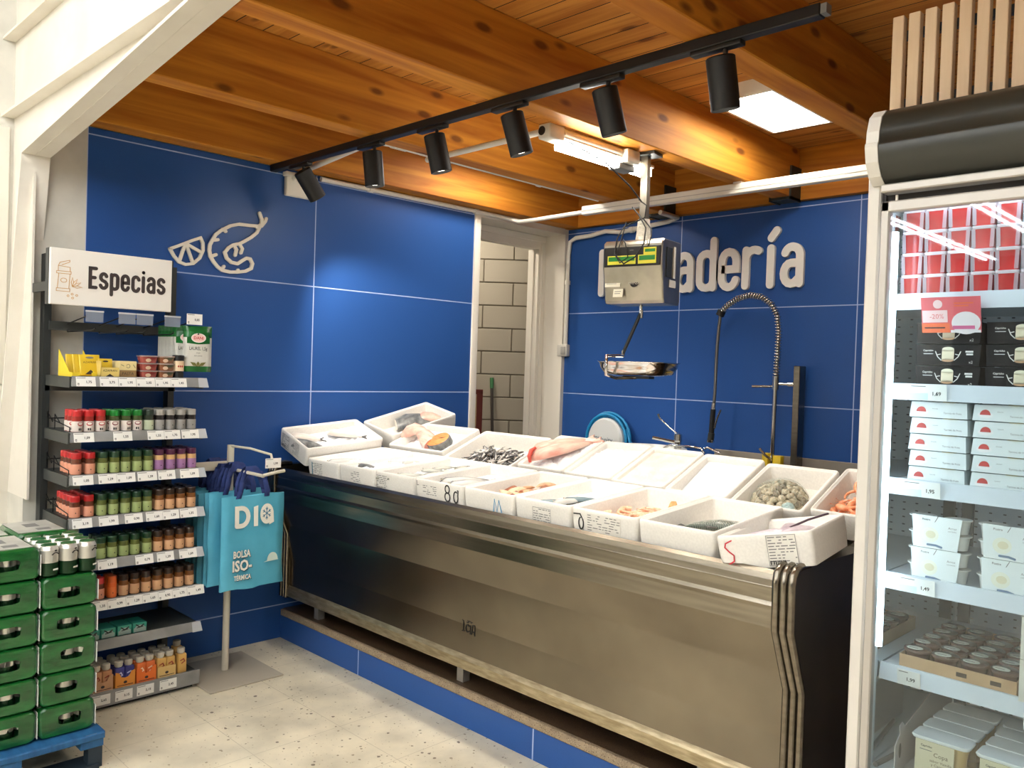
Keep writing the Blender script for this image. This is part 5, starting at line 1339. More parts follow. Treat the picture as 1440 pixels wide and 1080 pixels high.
m_tq = noise_mat('turquoise_fabric', (76, 164, 192), (92, 180, 206), 5, rough=.6, bump=.35, bscale=14); m_navy = noise_mat('navy_webbing', (22, 40, 92), (34, 54, 112), 30, rough=.8)
NB = 8
def bag(i):
    f = i == NB - 1
    lab = 'turquoise cooler bag with white print, front of the hanging stack' if f else 'folded turquoise cooler bag on the stand, %s behind the front bag' % ORD[NB - 2 - i]
    x = .10 + .042 * i + (.055 if f else 0); rnd = random.Random(i)
    t = thing('shopping_bag', lab, 'bag', (x, -.425 + (0 if f else -.028 + .012 * rnd.uniform(-1, 1)), .45 + (0 if f else rnd.uniform(-.004, .012))), group='turquoise bags on the stand')
    t.rotation_euler = (0, 0, (.07 if f else .1 + .05 * rnd.uniform(-1, 1)))
    w, h = .170, .448; fr_ = frame((0, 0, 0), (0, 1, 0), (0, 0, 1)); mb = MB(fr_)
    rows = []
    for k in range(9):
        q = k / 8; e = .011 * (1 - q) ** .5 + .004; ww = w * (1 - .015 * math.sin(PI * q))
        ring = [(-ww + 2 * ww * a / 8 + .004 * math.sin(a + k), h * q + .004 * math.sin(a * 1.3), e * (.4 + .6 * math.sin(PI * a / 8)) + .003 * math.sin(a * 1.9 + k * 1.3 + i)) for a in range(9)]
        rows.append(ring + [(-ww + 2 * ww * a / 8, h * q, -e * (.4 + .6 * math.sin(PI * a / 8))) for a in range(8, -1, -1)])
    mb.loops(rows, m_tq, True, True, True); mb.build('pouch', t)
    for s, d in ((1, .016), (-1, -.016)):
        mb = MB(fr_); jit = rnd.uniform(-.012, .012)
        for a in (-.085, .07):
            mid = -.02 + jit
            P = [(a + .0, h - .012, d * .4), (a * .95, h + .02, d), (a * .8 + mid * .2, h + .07, d), (a * .5 + mid * .5, h + .115, d * .9)]
            for (p, q) in zip(P, P[1:]):
                mb.add([(p[0] - .014, p[1], p[2]), (p[0] + .014, p[1], p[2]), (q[0] + .014, q[1], q[2]), (q[0] - .014, q[1], q[2]), (p[0] - .014, p[1], p[2] - .003), (p[0] + .014, p[1], p[2] - .003), (q[0] + .014, q[1], q[2] - .003), (q[0] - .014, q[1], q[2] - .003)], [(0, 1, 2, 3), (7, 6, 5, 4), (0, 3, 7, 4), (1, 5, 6, 2), (3, 2, 6, 7)], m_navy, True)
        mb.add([(-.06 + mid * .5, h + .10, d), (.045 + mid * .5, h + .10, d), (.03 + mid * .5, h + .130, d * .8), (-.045 + mid * .5, h + .130, d * .8), (.022 + mid * .5, h + .142, 0), (-.035 + mid * .5, h + .142, 0)], [(0, 1, 2, 3), (3, 2, 4, 5)], m_navy, True)
        mb.build('handle', t)
    if f:
        mb = MB(frame((.0205, -.018, .0), (0, 1, 0), (-.018, 0, 1))); wt = M('bag_print_white', (236, 234, 222), .6)
        y0 = .352
        mb.stroke([(-.078, y0 - .045), (-.078, y0 + .04), (-.055, y0 + .04)] + arc(-.055, y0 - .003, .038, .043, 90, -90, 10)[1:] + [(-.078, y0 - .045)], .022, 0, .0012, wt)
        mb.prism([(.014, y0 - .055), (.036, y0 - .055), (.036, y0 + .045), (.012, y0 + .04)], 0, .0012, wt)
        mb.disc(.085, y0, .037, .05, .0012, wt, 28); mb.prism([(.10, y0 - .055), (.125, y0 - .045), (.122, y0 + .01), (.09, y0)], 0, .0013, wt)
        ice_m = M('bag_print_blue', (44, 110, 140), .6)
        for a in range(6):
            c, s = math.cos(R(a * 60 + 30)), math.sin(R(a * 60 + 30)); X, Y = .084, y0 + .002
            mb.stroke([(X, Y), (X + .024 * c, Y + .030 * s)], .0035, .0012, .002, ice_m)
            for g_ in (-1, 1):
                c2, s2 = math.cos(R(a * 60 + 30 + g_ * 38)), math.sin(R(a * 60 + 30 + g_ * 38)); mb.stroke([(X + .013 * c, Y + .016 * s), (X + .013 * c + .009 * c2, Y + .016 * s + .011 * s2)], .003, .0012, .002, ice_m)
        mb.build('logo_print', t)
        mb = MB(frame((.0245, 0, 0), (0, 1, 0), (-.018, 0, 1))); dk = M('bag_print_shadow', (30, 70, 92), .6)
        for tx, cx, cy, wd, hh in (('BOLSA', -.068, .172, .092, .036), ('ISO-', -.066, .117, .104, .055), ('TÉRMICA', -.064, .062, .092, .03)):
            mb.text(tx, cx + .002, cy - .002, dk, width=wd + .004, h=hh + .003, w=.0, bold=.05); mb.text(tx, cx, cy, wt, width=wd, h=hh, w=.001, bold=.035)
        mb.build('text_print', t)
        mb = MB(frame((.0245, 0, 0), (0, 1, 0), (-.018, 0, 1))); mb.prism([(.05, .115), (.135, .118)] + arc(.10, .12, .03, .038, 0, 180, 10), 0, .001, M('bag_print_pale', (206, 224, 214), .6)); mb.build('snow_print', t)
for i in range(NB): bag(i)

# ---------------------------------------------------------------- beer cans on a pallet
m_pal = noise_mat('pallet_blue', (24, 76, 122), (34, 96, 146), 8, (1, 4, 1), rough=.6)
pl = thing('pallet', 'small blue pallet under the stacked green can packs', 'pallet', (.6, -1.5, 0))
PO = T(-.6, 1.5, 0)
for k in range(5):
    mb = MB(PO); x = .28 + k * .135; mb.rbox((x, -1.90, .112), (x + .11, -1.262, .137), m_pal, .004, 1, False); mb.build('deck_board', pl)
mb = MB(PO)
mb.build
for y in (-1.345, -1.62, -1.89):
    mb = MB(PO); mb.box((.30, y, .083), (.92, y + .08, .112), m_pal); mb.build('cross_board', pl)
    for x in (.86, .56, .30):
        mb = MB(PO); mb.box((x, y + .03, .0), (x + .05, y + .08, .083), M('pallet_leg', (34, 48, 60), .6)); mb.build('leg', pl)
mb = MB(PO); mb.box((.82, -1.90, .0), (.925, -1.28, .018), M('pallet_leg')); mb.build('runner', pl)
mb = MB(PO); mb.box((.83, -1.90, .112), (.925, -1.262, .1375), m_pal); mb.add([(.9255, -1.33, .1376), (.9255, -1.29, .1376), (.9255, -1.31, .13), (.9255, -1.35, .122)], [(3, 2, 1, 0)], M('bare_wood', (176, 146, 110), .7)); mb.build('deck_board', pl)

m_film = noise_mat('green_shrink_film', (12, 74, 28), (24, 104, 44), 9, (1, 1, 3), rough=.22, bump=.35, bscale=16, coat=.4)
m_cans = M('can_silver', (206, 204, 196), .28, .6); m_cang = M('can_dark_green', (16, 52, 26), .3, .3); m_cant = M('can_lid_green', (20, 104, 48), .35, .3); m_rim = M('can_rim', (220, 218, 210), .25, .8)
_can = []
def can_geo(full=True):
    b = MB(); b.lathe([(.024, 0), (.0318, .006), (.0325, .012), (.0325, .052), (.0325, .098), (.0265, .112)], m_cans, 20, ms=[m_cang, m_cang, m_cang, m_cans, m_cans])
    f = frame((.0326, 0, .06), (0, 1, 0), (0, 0, 1)); b.M = f
    def wrap(x, z, w): return (x, z)
    b.stroke([(-.013, .022), (-.007, .027), (0, .029), (.007, .027), (.013, .022)], .0035, -.003, .0004, m_ink)
    b.disc(0, .036, .006, .003, .0004, m_ink, 10)
    b.quad(-.010, -.036, .012, -.030, .0004, m_paper)
    b.M = f @ T(0, -.033, .0006); b.text('Clásica', 0, 0, m_paper, width=.022, w=0); b.M = Matrix.Identity(4)
    return b
def can(label, loc, rz):
    if not _can:
        o = can_geo().build('beer_can')
        c = MB(); c.lathe([(.0265, .112), (.027, .1145), (.0255, .1148), (.0245, .1125), (0, .1125)], m_rim, 20, ms=[m_rim, m_rim, m_cant, m_cant]); c.lathe([(.0262, .1135), (.0268, .1152), (.0, .1156)], m_cant, 20); c.build('lid', o); _can.append(o)
    else: o = dup(_can[0])
    o.location = loc; o.rotation_euler = (0, 0, rz); tag(o, label, 'can', 'unwrapped beer cans on top of the right pack stack')
    return o
def pack(x1, yc, z, label, top=False, hole=True, seed=0):
    """film wrapped block of twelve cans, front face at x1 with an oval hand hole"""
    t = thing('can_pack', label, 'can pack', (x1, yc, z), group='green wrapped can packs on the pallet')
    D, hw, h = .268, .0975, .1175; rnd = random.Random(seed)
    mb = MB(); n = 24
    def ring(px, ins, ph): return [(px, a, b) for a, b in rrect(-hw + ins, ins * .6 + ph, hw - ins, h - ins * .6, .022, 5)]
    R0 = ring(0, .012, 0); n = len(R0)
    hy, hz = rnd.uniform(-.012, .012), h * .52 + rnd.uniform(-.006, .004)
    ov = []
    for k in range(n):
        y, zz_ = R0[k][1], R0[k][2]; a = math.atan2((zz_ - hz) / .5, y - hy); ov.append((.002, hy + .047 * math.cos(a), hz + .0225 * math.sin(a)))
    L_ = [ring(-D, .012, 0), ring(-D + .01, .002, 0), ring(-D * .6, .0, 0), ring(-.012, .001, 0), ring(-.003, .006, 0), R0]
    mb.loops(L_, m_film, True, True, False)
    if hole: mb.loops([R0, ov], m_film, False); mb.loops([ov, [(p[0] - .006, p[1], p[2]) for p in ov]], m_film, True)
    else: mb.add(R0, [list(range(n))], m_film)
    mb.build('film_wrap', t)
    mb = MB(); mb.box((-.05, -hw - .0025, .02), (-.012, -hw - .0008, h - .012), m_paper); mb.box((-.045, -hw - .003, h * .55), (-.018, -hw - .0024, h * .8), m_inkg); mb.build('side_label', t); mb = MB(); mb.box((-.03, hw + .0006, .012), (.0, hw + .002, h - .03), m_paper); mb.build('side_label', t)
    if top:
        mb = MB(); mb.box((-.262, -hw + .012, h - .0008), (-.02, hw - .02, h + .0006), noise_mat('top_label_grey', (160, 158, 150), (190, 188, 180), 9, rough=.4)); mb.rbox((-.2, -.03, h + .0006), (-.13, .02, h + .001), m_inkg, .0001, 1, False); mb.rbox((-.09, -.01, h + .0006), (-.05, .04, h + .001), m_inkg, .0001, 1, False); mb.build('top_label', t)
    if hole:
        for k in range(3):
            mb = can_geo(); mb.v = [T(-.045, -.063 + .063 * k, .004) @ RZ(rnd.uniform(-.4, .4)) @ v for v in mb.v]; mb.build('can', t)
    return t
X1 = .868; PITCH = .1195; Z0p = .1375; YA, YB = -1.377, -1.577
for i in range(5): pack(X1, YA, Z0p + PITCH * i, 'green film wrapped can pack, right stack, %s from the bottom' % ORD[i], seed=i)
for i in range(6): pack(X1, YB, Z0p + PITCH * i, 'green film wrapped can pack, left stack, %s from the bottom' % ORD[i], i == 5, seed=i + 9)
for i in range(6): pack(X1 - .275, YA - .012, Z0p + PITCH * i, 'green can pack in the right stack of rear row, %s from bottom' % ORD[i], i == 5, False)
for i in range(6): pack(X1 - .275, YB - .012, Z0p + PITCH * i, 'green can pack in the left stack of rear row, %s from bottom' % ORD[i], i == 5, False)
for r in range(4):
    for c in range(3):
        can('silver and green beer can, row %s from the front, %s of three' % (ORD[r], ('left', 'middle', 'right')[c]), (X1 - .035 - .0655 * r, YA - .0655 + .0655 * c, Z0p + PITCH * 5 + .0005), .45 + .1 * c)

# ---------------------------------------------------------------- refrigerated display with glass doors
FX0, FX1, FY, FB = 3.378, 4.70, -.45, .20
fr_ = thing('display_fridge', 'tall glass door display fridge with dark header at right', 'fridge', (3.378, -.45, 0))
FO = T(-3.378, .45, 0)
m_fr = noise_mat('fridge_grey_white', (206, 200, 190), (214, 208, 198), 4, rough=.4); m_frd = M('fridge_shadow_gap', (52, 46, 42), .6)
m_hdr = noise_mat('header_olive', (38, 38, 31), (44, 44, 37), 3, rough=.35)
m_in = M('fridge_inside_white', (222, 226, 228), .4)
m_door = M('door_frame_grey', (178, 172, 164), .35, .3)
mb = MB(FO); mb.rbox((3.378, FY, 0), (3.408, FB + .1, 2.10), m_fr, .004, 1, False); mb.build('side_panel', fr_)
mb = MB(FO); mb.box((4.67, FY, 0), (4.70, FB + .1, 2.10), m_fr); mb.box((3.408, FB + .06, 0), (4.67, FB + .1, 2.10), m_fr); mb.build('back_shell', fr_)
mb = MB(FO)
HP = [(FY - .005, 2.005), (FY - .030, 2.02), (FY - .05, 2.05), (FY - .058, 2.085), (FY - .056, 2.092), (FY - .052, 2.094), (FY - .05, 2.12), (FY - .038, 2.155), (FY - .012, 2.175), (FY + .15, 2.178), (FB + .1, 2.178), (FB + .1, 2.005)]
mb.loops([[(x, y, z) for y, z in HP] for x in (3.42, FX1)], m_hdr, True, True, True); mb.build('header', fr_)
mb = MB(FO); mb.loops([[(x, y - .004 if y < FB else y, z) for y, z in HP] for x in (3.392, 3.42)], m_fr, False, True, True); mb.build('header_end', fr_)
mb = MB(FO); mb.rbox((3.415, FY - .022, 1.985), (FX1, FY + .02, 2.004), m_door, .003, 1, False); mb.build('light_rail', fr_)
mb = MB(FO); mb.box((3.408, FY + .02, 1.955), (FX1, FY + .04, 2.0), m_frd); mb.box((3.408, FY + .012, 0), (3.416, FY + .03, 2.0), m_frd); mb.cyl((3.445, FY, 1.965), (3.445, FY, 1.98), .003, m_white); mb.build('gap_shade', fr_)  # dark strips coloured as the shade in the gap round the doors
for k, (xa, xb) in enumerate(((3.4165, 4.045), (4.055, 4.66))):
    d = thing('door', None, None); d.parent = fr_
    mb = MB(FO); mb.rbox((xa, FY - .018, .12), (xa + .020, FY + .006, 1.965), m_door, .003, 1, False); mb.rbox((xb - .02, FY - .018, .12), (xb, FY + .006, 1.965), m_door, .003, 1, False); mb.rbox((xa, FY - .018, 1.94), (xb, FY + .006, 1.965), m_door, .003, 1, False); mb.rbox((xa, FY - .018, .10), (xb, FY + .006, .13), m_door, .003, 1, False)
    mb.build('door_frame', d)
    mb = MB(FO); mb.box((xa + .018, FY - .012, .12), (xb - .018, FY - .006, 1.945), glass_mat('door_glass', .018, (244, 250, 252))); mb.build('glass_pane', d)
mb = MB(FO); mb.box((3.408, FY + .03, 1.99), (4.67, FB + .06, 2.003), M('fridge_ceiling', (150, 148, 152), .4)); mb.box((3.408, FY + .06, 0), (4.67, FB + .06, .42), m_in); mb.build('inner_liner', fr_)
mb = MB(FO); mb.box((3.409, FY + .06, .42), (3.4125, FB - .001, 1.99), m_in); mb.build('mirror_backing', fr_)
mb = MB(FO); mb.box((3.4126, FY + .075, .45), (3.4150, FB - .002, 1.985), M('mirror_glass', (226, 236, 238), .03, 1.)); mb.build('mirror_panel', fr_)
# perforated back panel
m, nt, b = newmat('perforated_panel')
geo = node(nt, 'ShaderNodeNewGeometry'); sx = node(nt, 'ShaderNodeSeparateXYZ'); link(nt, geo.outputs['Position'], sx.inputs[0])
fx = math_node(nt, 'FRACT', math_node(nt, 'DIVIDE', sx.outputs[0], .036)); fz = math_node(nt, 'FRACT', math_node(nt, 'DIVIDE', sx.outputs[2], .022))
hole = math_node(nt, 'MULTIPLY', math_node(nt, 'LESS_THAN', fx, .22), math_node(nt, 'LESS_THAN', fz, .17))
mx = node(nt, 'ShaderNodeMix', data_type='RGBA'); link(nt, hole, mx.inputs[0]); mx.inputs[6].default_value = lin((196, 204, 208)); mx.inputs[7].default_value = lin((24, 30, 36)); link(nt, mx.outputs[2], b.inputs['Base Color']); b.inputs['Roughness'].default_value = .4
mb = MB(FO); mb.box((3.408, FB - .002, .42), (4.67, FB + .06, 1.99), m); mb.build('back_panel', fr_)
mb = MB(FO)
for x in (3.425, 4.04): mb.box((x, FB - .014, .45), (x + .03, FB - .002, 1.98), M('slot_upright', (70, 82, 92), .4))
mb.build('slotted_upright', fr_)
m_led = emit_mat('cool_led', (226, 242, 255), 11.)
for nm, x in (('left', 3.4225), ('mid', 4.04)):
    mb = MB(FO); mb.cyl((x + .010, FY + .03, .93), (x + .010, FY + .03, 1.90), .009, m_led); mb.build('led_tube', fr_)
mb = MB(FO); mb.box((3.46, FY + .05, 1.978), (4.6, FY + .08, 1.988), m_led); mb.build('led_strip', fr_)
FS = [1.759, 1.546, 1.320, 1.093, .873]
XM = 3.418
for i, z in enumerate(FS):
    mb = MB(FO); mb.box((XM, -.355, z - .016), (4.66, FB - .016, z - .003), M('fridge_shelf', (206, 212, 216), .35)); sh = mb.build('shelf', fr_)
    mb = MB(FO); mb.add([(XM, -.362, z + .003), (4.66, -.362, z + .003), (4.66, -.368, z - .036), (XM, -.368, z - .036), (XM, -.354, z + .003), (4.66, -.354, z + .003), (4.66, -.354, z - .036), (XM, -.354, z - .036)], [(3, 2, 1, 0), (4, 5, 6, 7), (0, 1, 5, 4), (1, 2, 6, 5), (2, 3, 7, 6), (3, 0, 4, 7)], M('fridge_rail', (214, 220, 226), .3)); mb.build('price_rail', sh)
def ftag(txt, x0, x1, z, label, h=.038, y=-.3705, red=False):
    w = x1 - x0; mb = MB(frame((0, 0, 0), (1, 0, 0), (0, -.006 / .039, 1)))
    mb.add([(0, 0, 0), (w, 0, 0), (w, h, 0), (0, h, 0), (0, 0, -.0008), (w, 0, -.0008), (w, h, -.0008), (0, h, -.0008)], [(0, 1, 2, 3), (7, 6, 5, 4), (0, 4, 5, 1), (1, 5, 6, 2), (2, 6, 7, 3), (3, 7, 4, 0)], m_paper)
    if w > .06: mb.quad(.0, .001, w * .5, h * .45, .0003, M('tag_paleblue', (206, 226, 240), .6))
    mb.quad(.004, h - .006, .004 + w * .4, h - .004, .0004, m_inkg); mb.text(txt, w * .74 if w > .06 else w * .6, h * .42, m_ink, h=.0105, w=.0005, bold=.02)
    o = mb.build('price_tag', label=label, cat='price tag', group='price tags in the fridge'); o.location = (x0, y, z); return o
ftag('1,69', 3.463, 3.545, FS[1] - .0355, 'white price tag reading 1,69 under the black dessert boxes')
ftag('1,95', 3.457, 3.540, FS[2] - .0355, 'white price tag reading 1,95 under the white dessert boxes')
ftag('1,49', 3.457, 3.537, FS[3] - .0355, 'white price tag reading 1,49 under the white yoghurt sleeves')
ftag('1,99', 3.462, 3.514, FS[4] - .0355, 'white price tag reading 1,99 under the brown dessert tray')
# promotion flyer on the top rail
mb = MB(frame((0, 0, 0), (1, 0, 0), (0, -.25, 1))); mb.box((0, 0, -.0005), (.125, .082, .0005), M('flyer_red', (226, 96, 104), .5)); mb.quad(0, 0, .06, .022, .0008, M('flyer_orange', (240, 108, 60), .5)); mb.quad(.002, .024, .056, .052, .0008, M('flyer_pale', (246, 208, 206), .5)); mb.disc(.094, .022, .03, .026, .0009, M('flyer_cream', (244, 232, 232), .5)); mb.quad(.062, .0, .124, .006, .0010, M('flyer_cream')); mb.quad(.066, .008, .112, .016, .0012, M('flyer_pinkcake', (206, 96, 140), .5)); mb.disc(.036, .066, .010, .010, .0009, M('flyer_pale')); mb.quad(.07, .066, .11, .069, .0009, M('flyer_orange')); mb.quad(.07, .06, .10, .063, .0009, M('flyer_orange')); mb.text('-20%', .033, .038, M('flyer_red'), width=.03, w=.001); mb.quad(.006, .01, .05, .013, .001, m_ink)
o = mb.build('promotion_flyer', label='red promotion flyer hanging from top fridge shelf rail', cat='flyer'); o.location = (3.487, -.374, 1.668)

# red dessert tubs on the top shelf
m_jelly = noise_mat('red_jelly', (176, 28, 30), (206, 50, 50), 14, rough=.2); m_tubc = M('tub_white_clear', (236, 214, 222), .15, alpha=.5)
_rt = []
def redtub(x, y, z, label):
    if not _rt:
        o = thing('dessert_tub', label, 'tub')
        mb = MB(); mb.loops([[(a, b, 0) for a, b in rrect(-.019, -.019, .019, .019, .007, 3)], [(a, b, .046) for a, b in rrect(-.0215, -.0215, .0215, .0215, .008, 3)]], m_jelly, True, True, True); mb.build('filling', o)
        mb = MB(); mb.loops([[(a, b, .044) for a, b in rrect(-.0222, -.0222, .0222, .0222, .008, 3)], [(a, b, .048) for a, b in rrect(-.0242, -.0242, .0242, .0242, .008, 3)], [(a, b, .0512) for a, b in rrect(-.0242, -.0242, .0242, .0242, .008, 3)]], M('tub_rim', (240, 226, 230), .3), True, True, True); mb.build('rim', o)
        mb = MB()
        for sx_ in (-1, 1):
            mb.add([(sx_ * .0225, -.0216, .002), (sx_ * .014, -.0216, .002), (sx_ * .016, -.0226, .045), (sx_ * .024, -.0226, .045)], [(0, 1, 2, 3) if sx_ < 0 else (3, 2, 1, 0)], m_tubc)
        mb.build('ribs', o); _rt.append(o)
    else: o = dup(_rt[0])
    o.location = (x, y, z); tag(o, label, 'tub', 'red dessert tubs on the top fridge shelf'); return o
for r in range(4):
    for c in range(7):
        redtub(3.447 + .0505 * c, -.325, FS[0] - .003 + .0517 * r, 'red dessert tub on top fridge shelf, %s from left, %s level from bottom' % (ORD[c], ORD[r]))
# black boxes
m_bb = noise_mat('black_card', (22, 20, 22), (28, 25, 27), 9, rough=.6, spec=.2); m_bw = M('box_print_white', (230, 226, 220), .5)
def blackbox(c, r):
    x0 = 3.466 + .149 * c
    t = thing('dessert_box', 'black dessert box with cake picture, %s column, %s' % (('left', 'right')[c], ('bottom of stack', 'middle of stack', 'top of stack')[r]), 'box', (x0, -.352, FS[1] - .003 + .0505 * r), group='black dessert boxes in the fridge')
    mb = MB(); mb.add([(0.003, 0, 0), (.137, 0, 0), (.137, .12, 0), (.003, .12, 0), (0, .003, .048), (.140, .003, .048), (.140, .12, .048), (0, .12, .048)], [(0, 3, 2, 1), (4, 5, 6, 7), (0, 1, 5, 4), (1, 2, 6, 5), (2, 3, 7, 6), (3, 0, 4, 7)], m_bb); mb.build('carton', t)
    mb = MB(frame((0, -.0008, 0), (1, 0, 0), (0, 0.06, 1))); mb.rbox((.058, .012, .0), (.084, .036, .0006), M('cake_cream', (238, 222, 190), .5), .0003, 1, False); mb.disc(.071, .037, .013, .006, .0006, M('cake_top', (246, 236, 206), .5)); mb.disc(.071, .012, .013, .004, .0006, M('cake_base', (206, 160, 120), .5))
    for sgn in (-1, 1): mb.stroke([(.071 + sgn * .014, .012), (.071 + sgn * .022, .02), (.071 + sgn * .027, .032)], .0018, 0, .0004, m_bw); mb.stroke([(.071 + sgn * .016, .026), (.071 + sgn * .024, .024)], .0018, 0, .0004, m_bw)
    mb.text('Capricho', .028, .034, m_bw, width=.022, w=.0004, bold=.02); mb.quad(.018, .026, .039, .0275, .0004, m_bw); mb.quad(.108, .03, .124, .034, .0004, m_bw); mb.quad(.110, .024, .124, .028, .0004, m_bw); mb.text('x2', .12, .008, m_bw, h=.006, w=.0004); mb.build('print', t)
for c in range(2):
    for r in range(3): blackbox(c, r)
# white boxes
m_wb = M('white_carton', (232, 236, 234), .45)
def whitebox(c, r):
    x0 = 3.458 + .136 * c + .002 * (r % 2)
    t = thing('dessert_box', 'white dessert box with red dome picture, %s column, %s from bottom' % (('left', 'right')[c], ORD[r]), 'box', (x0, -.352, FS[2] - .003 + .0385 * r), group='white dessert boxes in the fridge')
    mb = MB(); mb.add([(0, 0, 0), (.126, 0, 0), (.126, .10, 0), (0, .10, 0), (.003, .004, .036), (.123, .004, .036), (.123, .10, .036), (.003, .10, .036)], [(0, 3, 2, 1), (4, 5, 6, 7), (0, 1, 5, 4), (1, 2, 6, 5), (2, 3, 7, 6), (3, 0, 4, 7)], m_wb); mb.build('carton', t)
    mb = MB(); mb.lathe([(.017, .0362), (.017, .0372), (0, .0376)], M('pudding_gold', (206, 186, 140), .3), 16, (.085, .016, 0)); mb.build('cup_top', t)
    mb = MB(frame((0, -.0006, 0), (1, 0, 0), (0, .11, 1))); mb.disc(.026, .013, .016, .007, .0003, M('plate_white', (246, 240, 238), .4)); mb.prism(arc(.026, .013, .011, .012, 0, 180, 10), .0003, .0006, M('dome_red', (196, 64, 58), .4)); mb.text('Quesada', .056, .021, m_inkg, width=.012, w=.0004); mb.text('Tarrina de fruta', .094, .012, m_inkg, width=.038, w=.0004); mb.build('print', t)
for c in range(3):
    for r in range(5):
        if c < 2: whitebox(c, r)
# yoghurt sleeves
m_cup = M('yoghurt_cup', (228, 226, 220), .3)
def sleeve(c, r):
    x0 = 3.462 + .150 * c
    t = thing('yoghurt_pack', 'white yoghurt sleeve of four cups, %s stack, %s' % (('left', 'right')[c], ('lower', 'upper')[r]), 'yoghurt', (x0, -.352, FS[3] - .003 + .0765 * r), group='white yoghurt sleeves in the fridge')
    for cx in (.026, .104):
        for lv in (0, 1):
            mb = MB(); mb.lathe([(.021, 0), (.025, .030), (.0295, .0305), (.0295, .033), (0, .0335)], m_cup, 18, (cx, .032, .0375 * lv + .001)); mb.build('cup', t)
    mb = MB(frame((.017, -.0012, 0), (1, 0, 0), (0, .0, 1)))
    mb.prism([(0, 0), (.096, 0), (.104, .075), (-.004, .075)], -.002, 0, m_wb); mb.build('sleeve', t)
    mb = MB(frame((.017, -.0010, 0), (1, 0, 0), (0, 0, 1))); mb.disc(.036, .030, .021, .021, .0, M('bowl_rim', (150, 158, 160), .4), 26); mb.disc(.036, .031, .019, .018, .0004, M('bowl_cream', (236, 234, 216), .4), 26); mb.disc(.038, .032, .011, .009, .0008, M('bowl_rice', (222, 212, 180), .5), 12)
    mb.stroke([(.032, .008), (.05, .008), (.062, .005)], .005, .0008, .0012, M('print_blue', (100, 124, 150), .5)); mb.stroke([(.052, .074), (.046, .062)], .0014, 0, .0006, m_inkg); mb.text('Postre', .027, .066, m_inkg, width=.018, w=.0006, bold=.02); mb.text('Arroz', .084, .052, m_inkg, width=.018, w=.0006); mb.text('con leche', .084, .045, m_inkg, width=.018, w=.0006); mb.build('print', t)
for c in range(2):
    for r in range(2): sleeve(c, r)
# tray of brown desserts
m_card = noise_mat('brown_cardboard', (178, 142, 104), (192, 156, 116), 20, rough=.8)
for k, (xa, xb, lab) in enumerate(((3.503, 3.705, 'brown cardboard tray of chocolate desserts on lowest fridge shelf'),)):
    t = thing('cardboard_tray', lab, 'tray', (xa, -.352, FS[4] - .003)); w = xb - xa
    x0_ = -.045
    mb = MB(); mb.box((x0_, 0, 0), (w, .002, .034), m_card); mb.build('front_panel', t)
    mb = MB(); mb.box((x0_, .002, 0), (w, .36, .002), m_card); mb.box((x0_, .002, 0), (x0_ + .002, .36, .034), m_card); mb.box((w - .002, .002, 0), (w, .36, .034), m_card); mb.box((x0_, .358, 0), (w, .36, .034), m_card); mb.build('body', t)
    for hx in (.08, .15):
        mb = MB(); mb.rbox((hx, -.0004, .014), (hx + .022, .0002, .024), M('slot_dark', (60, 44, 30), .9), .0002, 1, False); mb.build('slot', t)
m_lid = noise_mat('brown_lid', (86, 64, 56), (110, 84, 74), 18, rough=.15); m_choc = M('chocolate_cup', (74, 40, 30), .25)
rnd = random.Random(6)
for r in range(5):
    for c in range(4):
        t = thing('dessert_cup', 'brown chocolate dessert cup in cardboard tray, %s row, %s from left' % (('front', 'second', 'third', 'fourth', 'back')[r], ORD[c]), 'dessert', (3.487 + .0622 * c, -.317 + .066 * r, FS[4]), group='chocolate desserts in the cardboard tray')
        t.rotation_euler = (0, 0, rnd.uniform(-.25, .25))
        mb = MB(); mb.lathe([(.024, 0), (.028, .036)], m_choc, 18, cap=True); mb.build('cup', t)
        mb = MB(); mb.lathe([(.0295, .036), (.0305, .039), (.0295, .043), (0, .045)], m_lid, 22); mb.build('lid', t)
        mb = MB(); mb.M = T(-.004, -.012, .0455) @ RX(.02); mb.prism(arc(0, 0, .018, .013, 0, 360, 18)[:-1], 0, .0008, M('lid_label', (206, 206, 192), .4)); mb.prism([(-.012, -.0035), (.008, -.004), (.008, -.001), (-.012, .0)], .0008, .0011, M('lid_text', (110, 106, 96), .5)); mb.build('label', t)
# cream cartons with windows at the right
for r in range(2):
    t = thing('dessert_carton', 'cream carton with window showing chocolate cup, %s one' % ('lower', 'upper')[r], 'carton', (3.712, -.366, FS[4] - .003 + .092 * r), group='cream window cartons in the fridge')
    mc_ = M('carton_cream', (222, 216, 202), .5)
    mb = MB(); mb.box((0, .02, 0), (.16, .14, .09), mc_)
    F_ = [(0, 0, .16, .028), (0, .028, .025, .09), (.085, .028, .16, .09)]
    for a, b_, c_, d_ in F_: mb.box((a, 0, b_), (c_, .02, d_), mc_)
    mb.build('carton', t)
    mb = MB(); mb.lathe([(.02, .03), (.027, .062)], M('cup_darkchoc', (60, 30, 22), .3), 18, (.055, .012, 0)); mb.lathe([(.027, .062), (.029, .088)], M('cup_cream', (232, 220, 200), .3), 18, (.055, .012, 0)); mb.build('dessert', t)
    mb = MB(frame((0, -.0006, 0), (1, 0, 0), (0, 0, 1))); mb.text('Capricho', .045, .017, m_ink, width=.04, w=0, bold=.02); mb.quad(.02, .006, .07, .008, 0, m_inkg); mb.build('print', t)
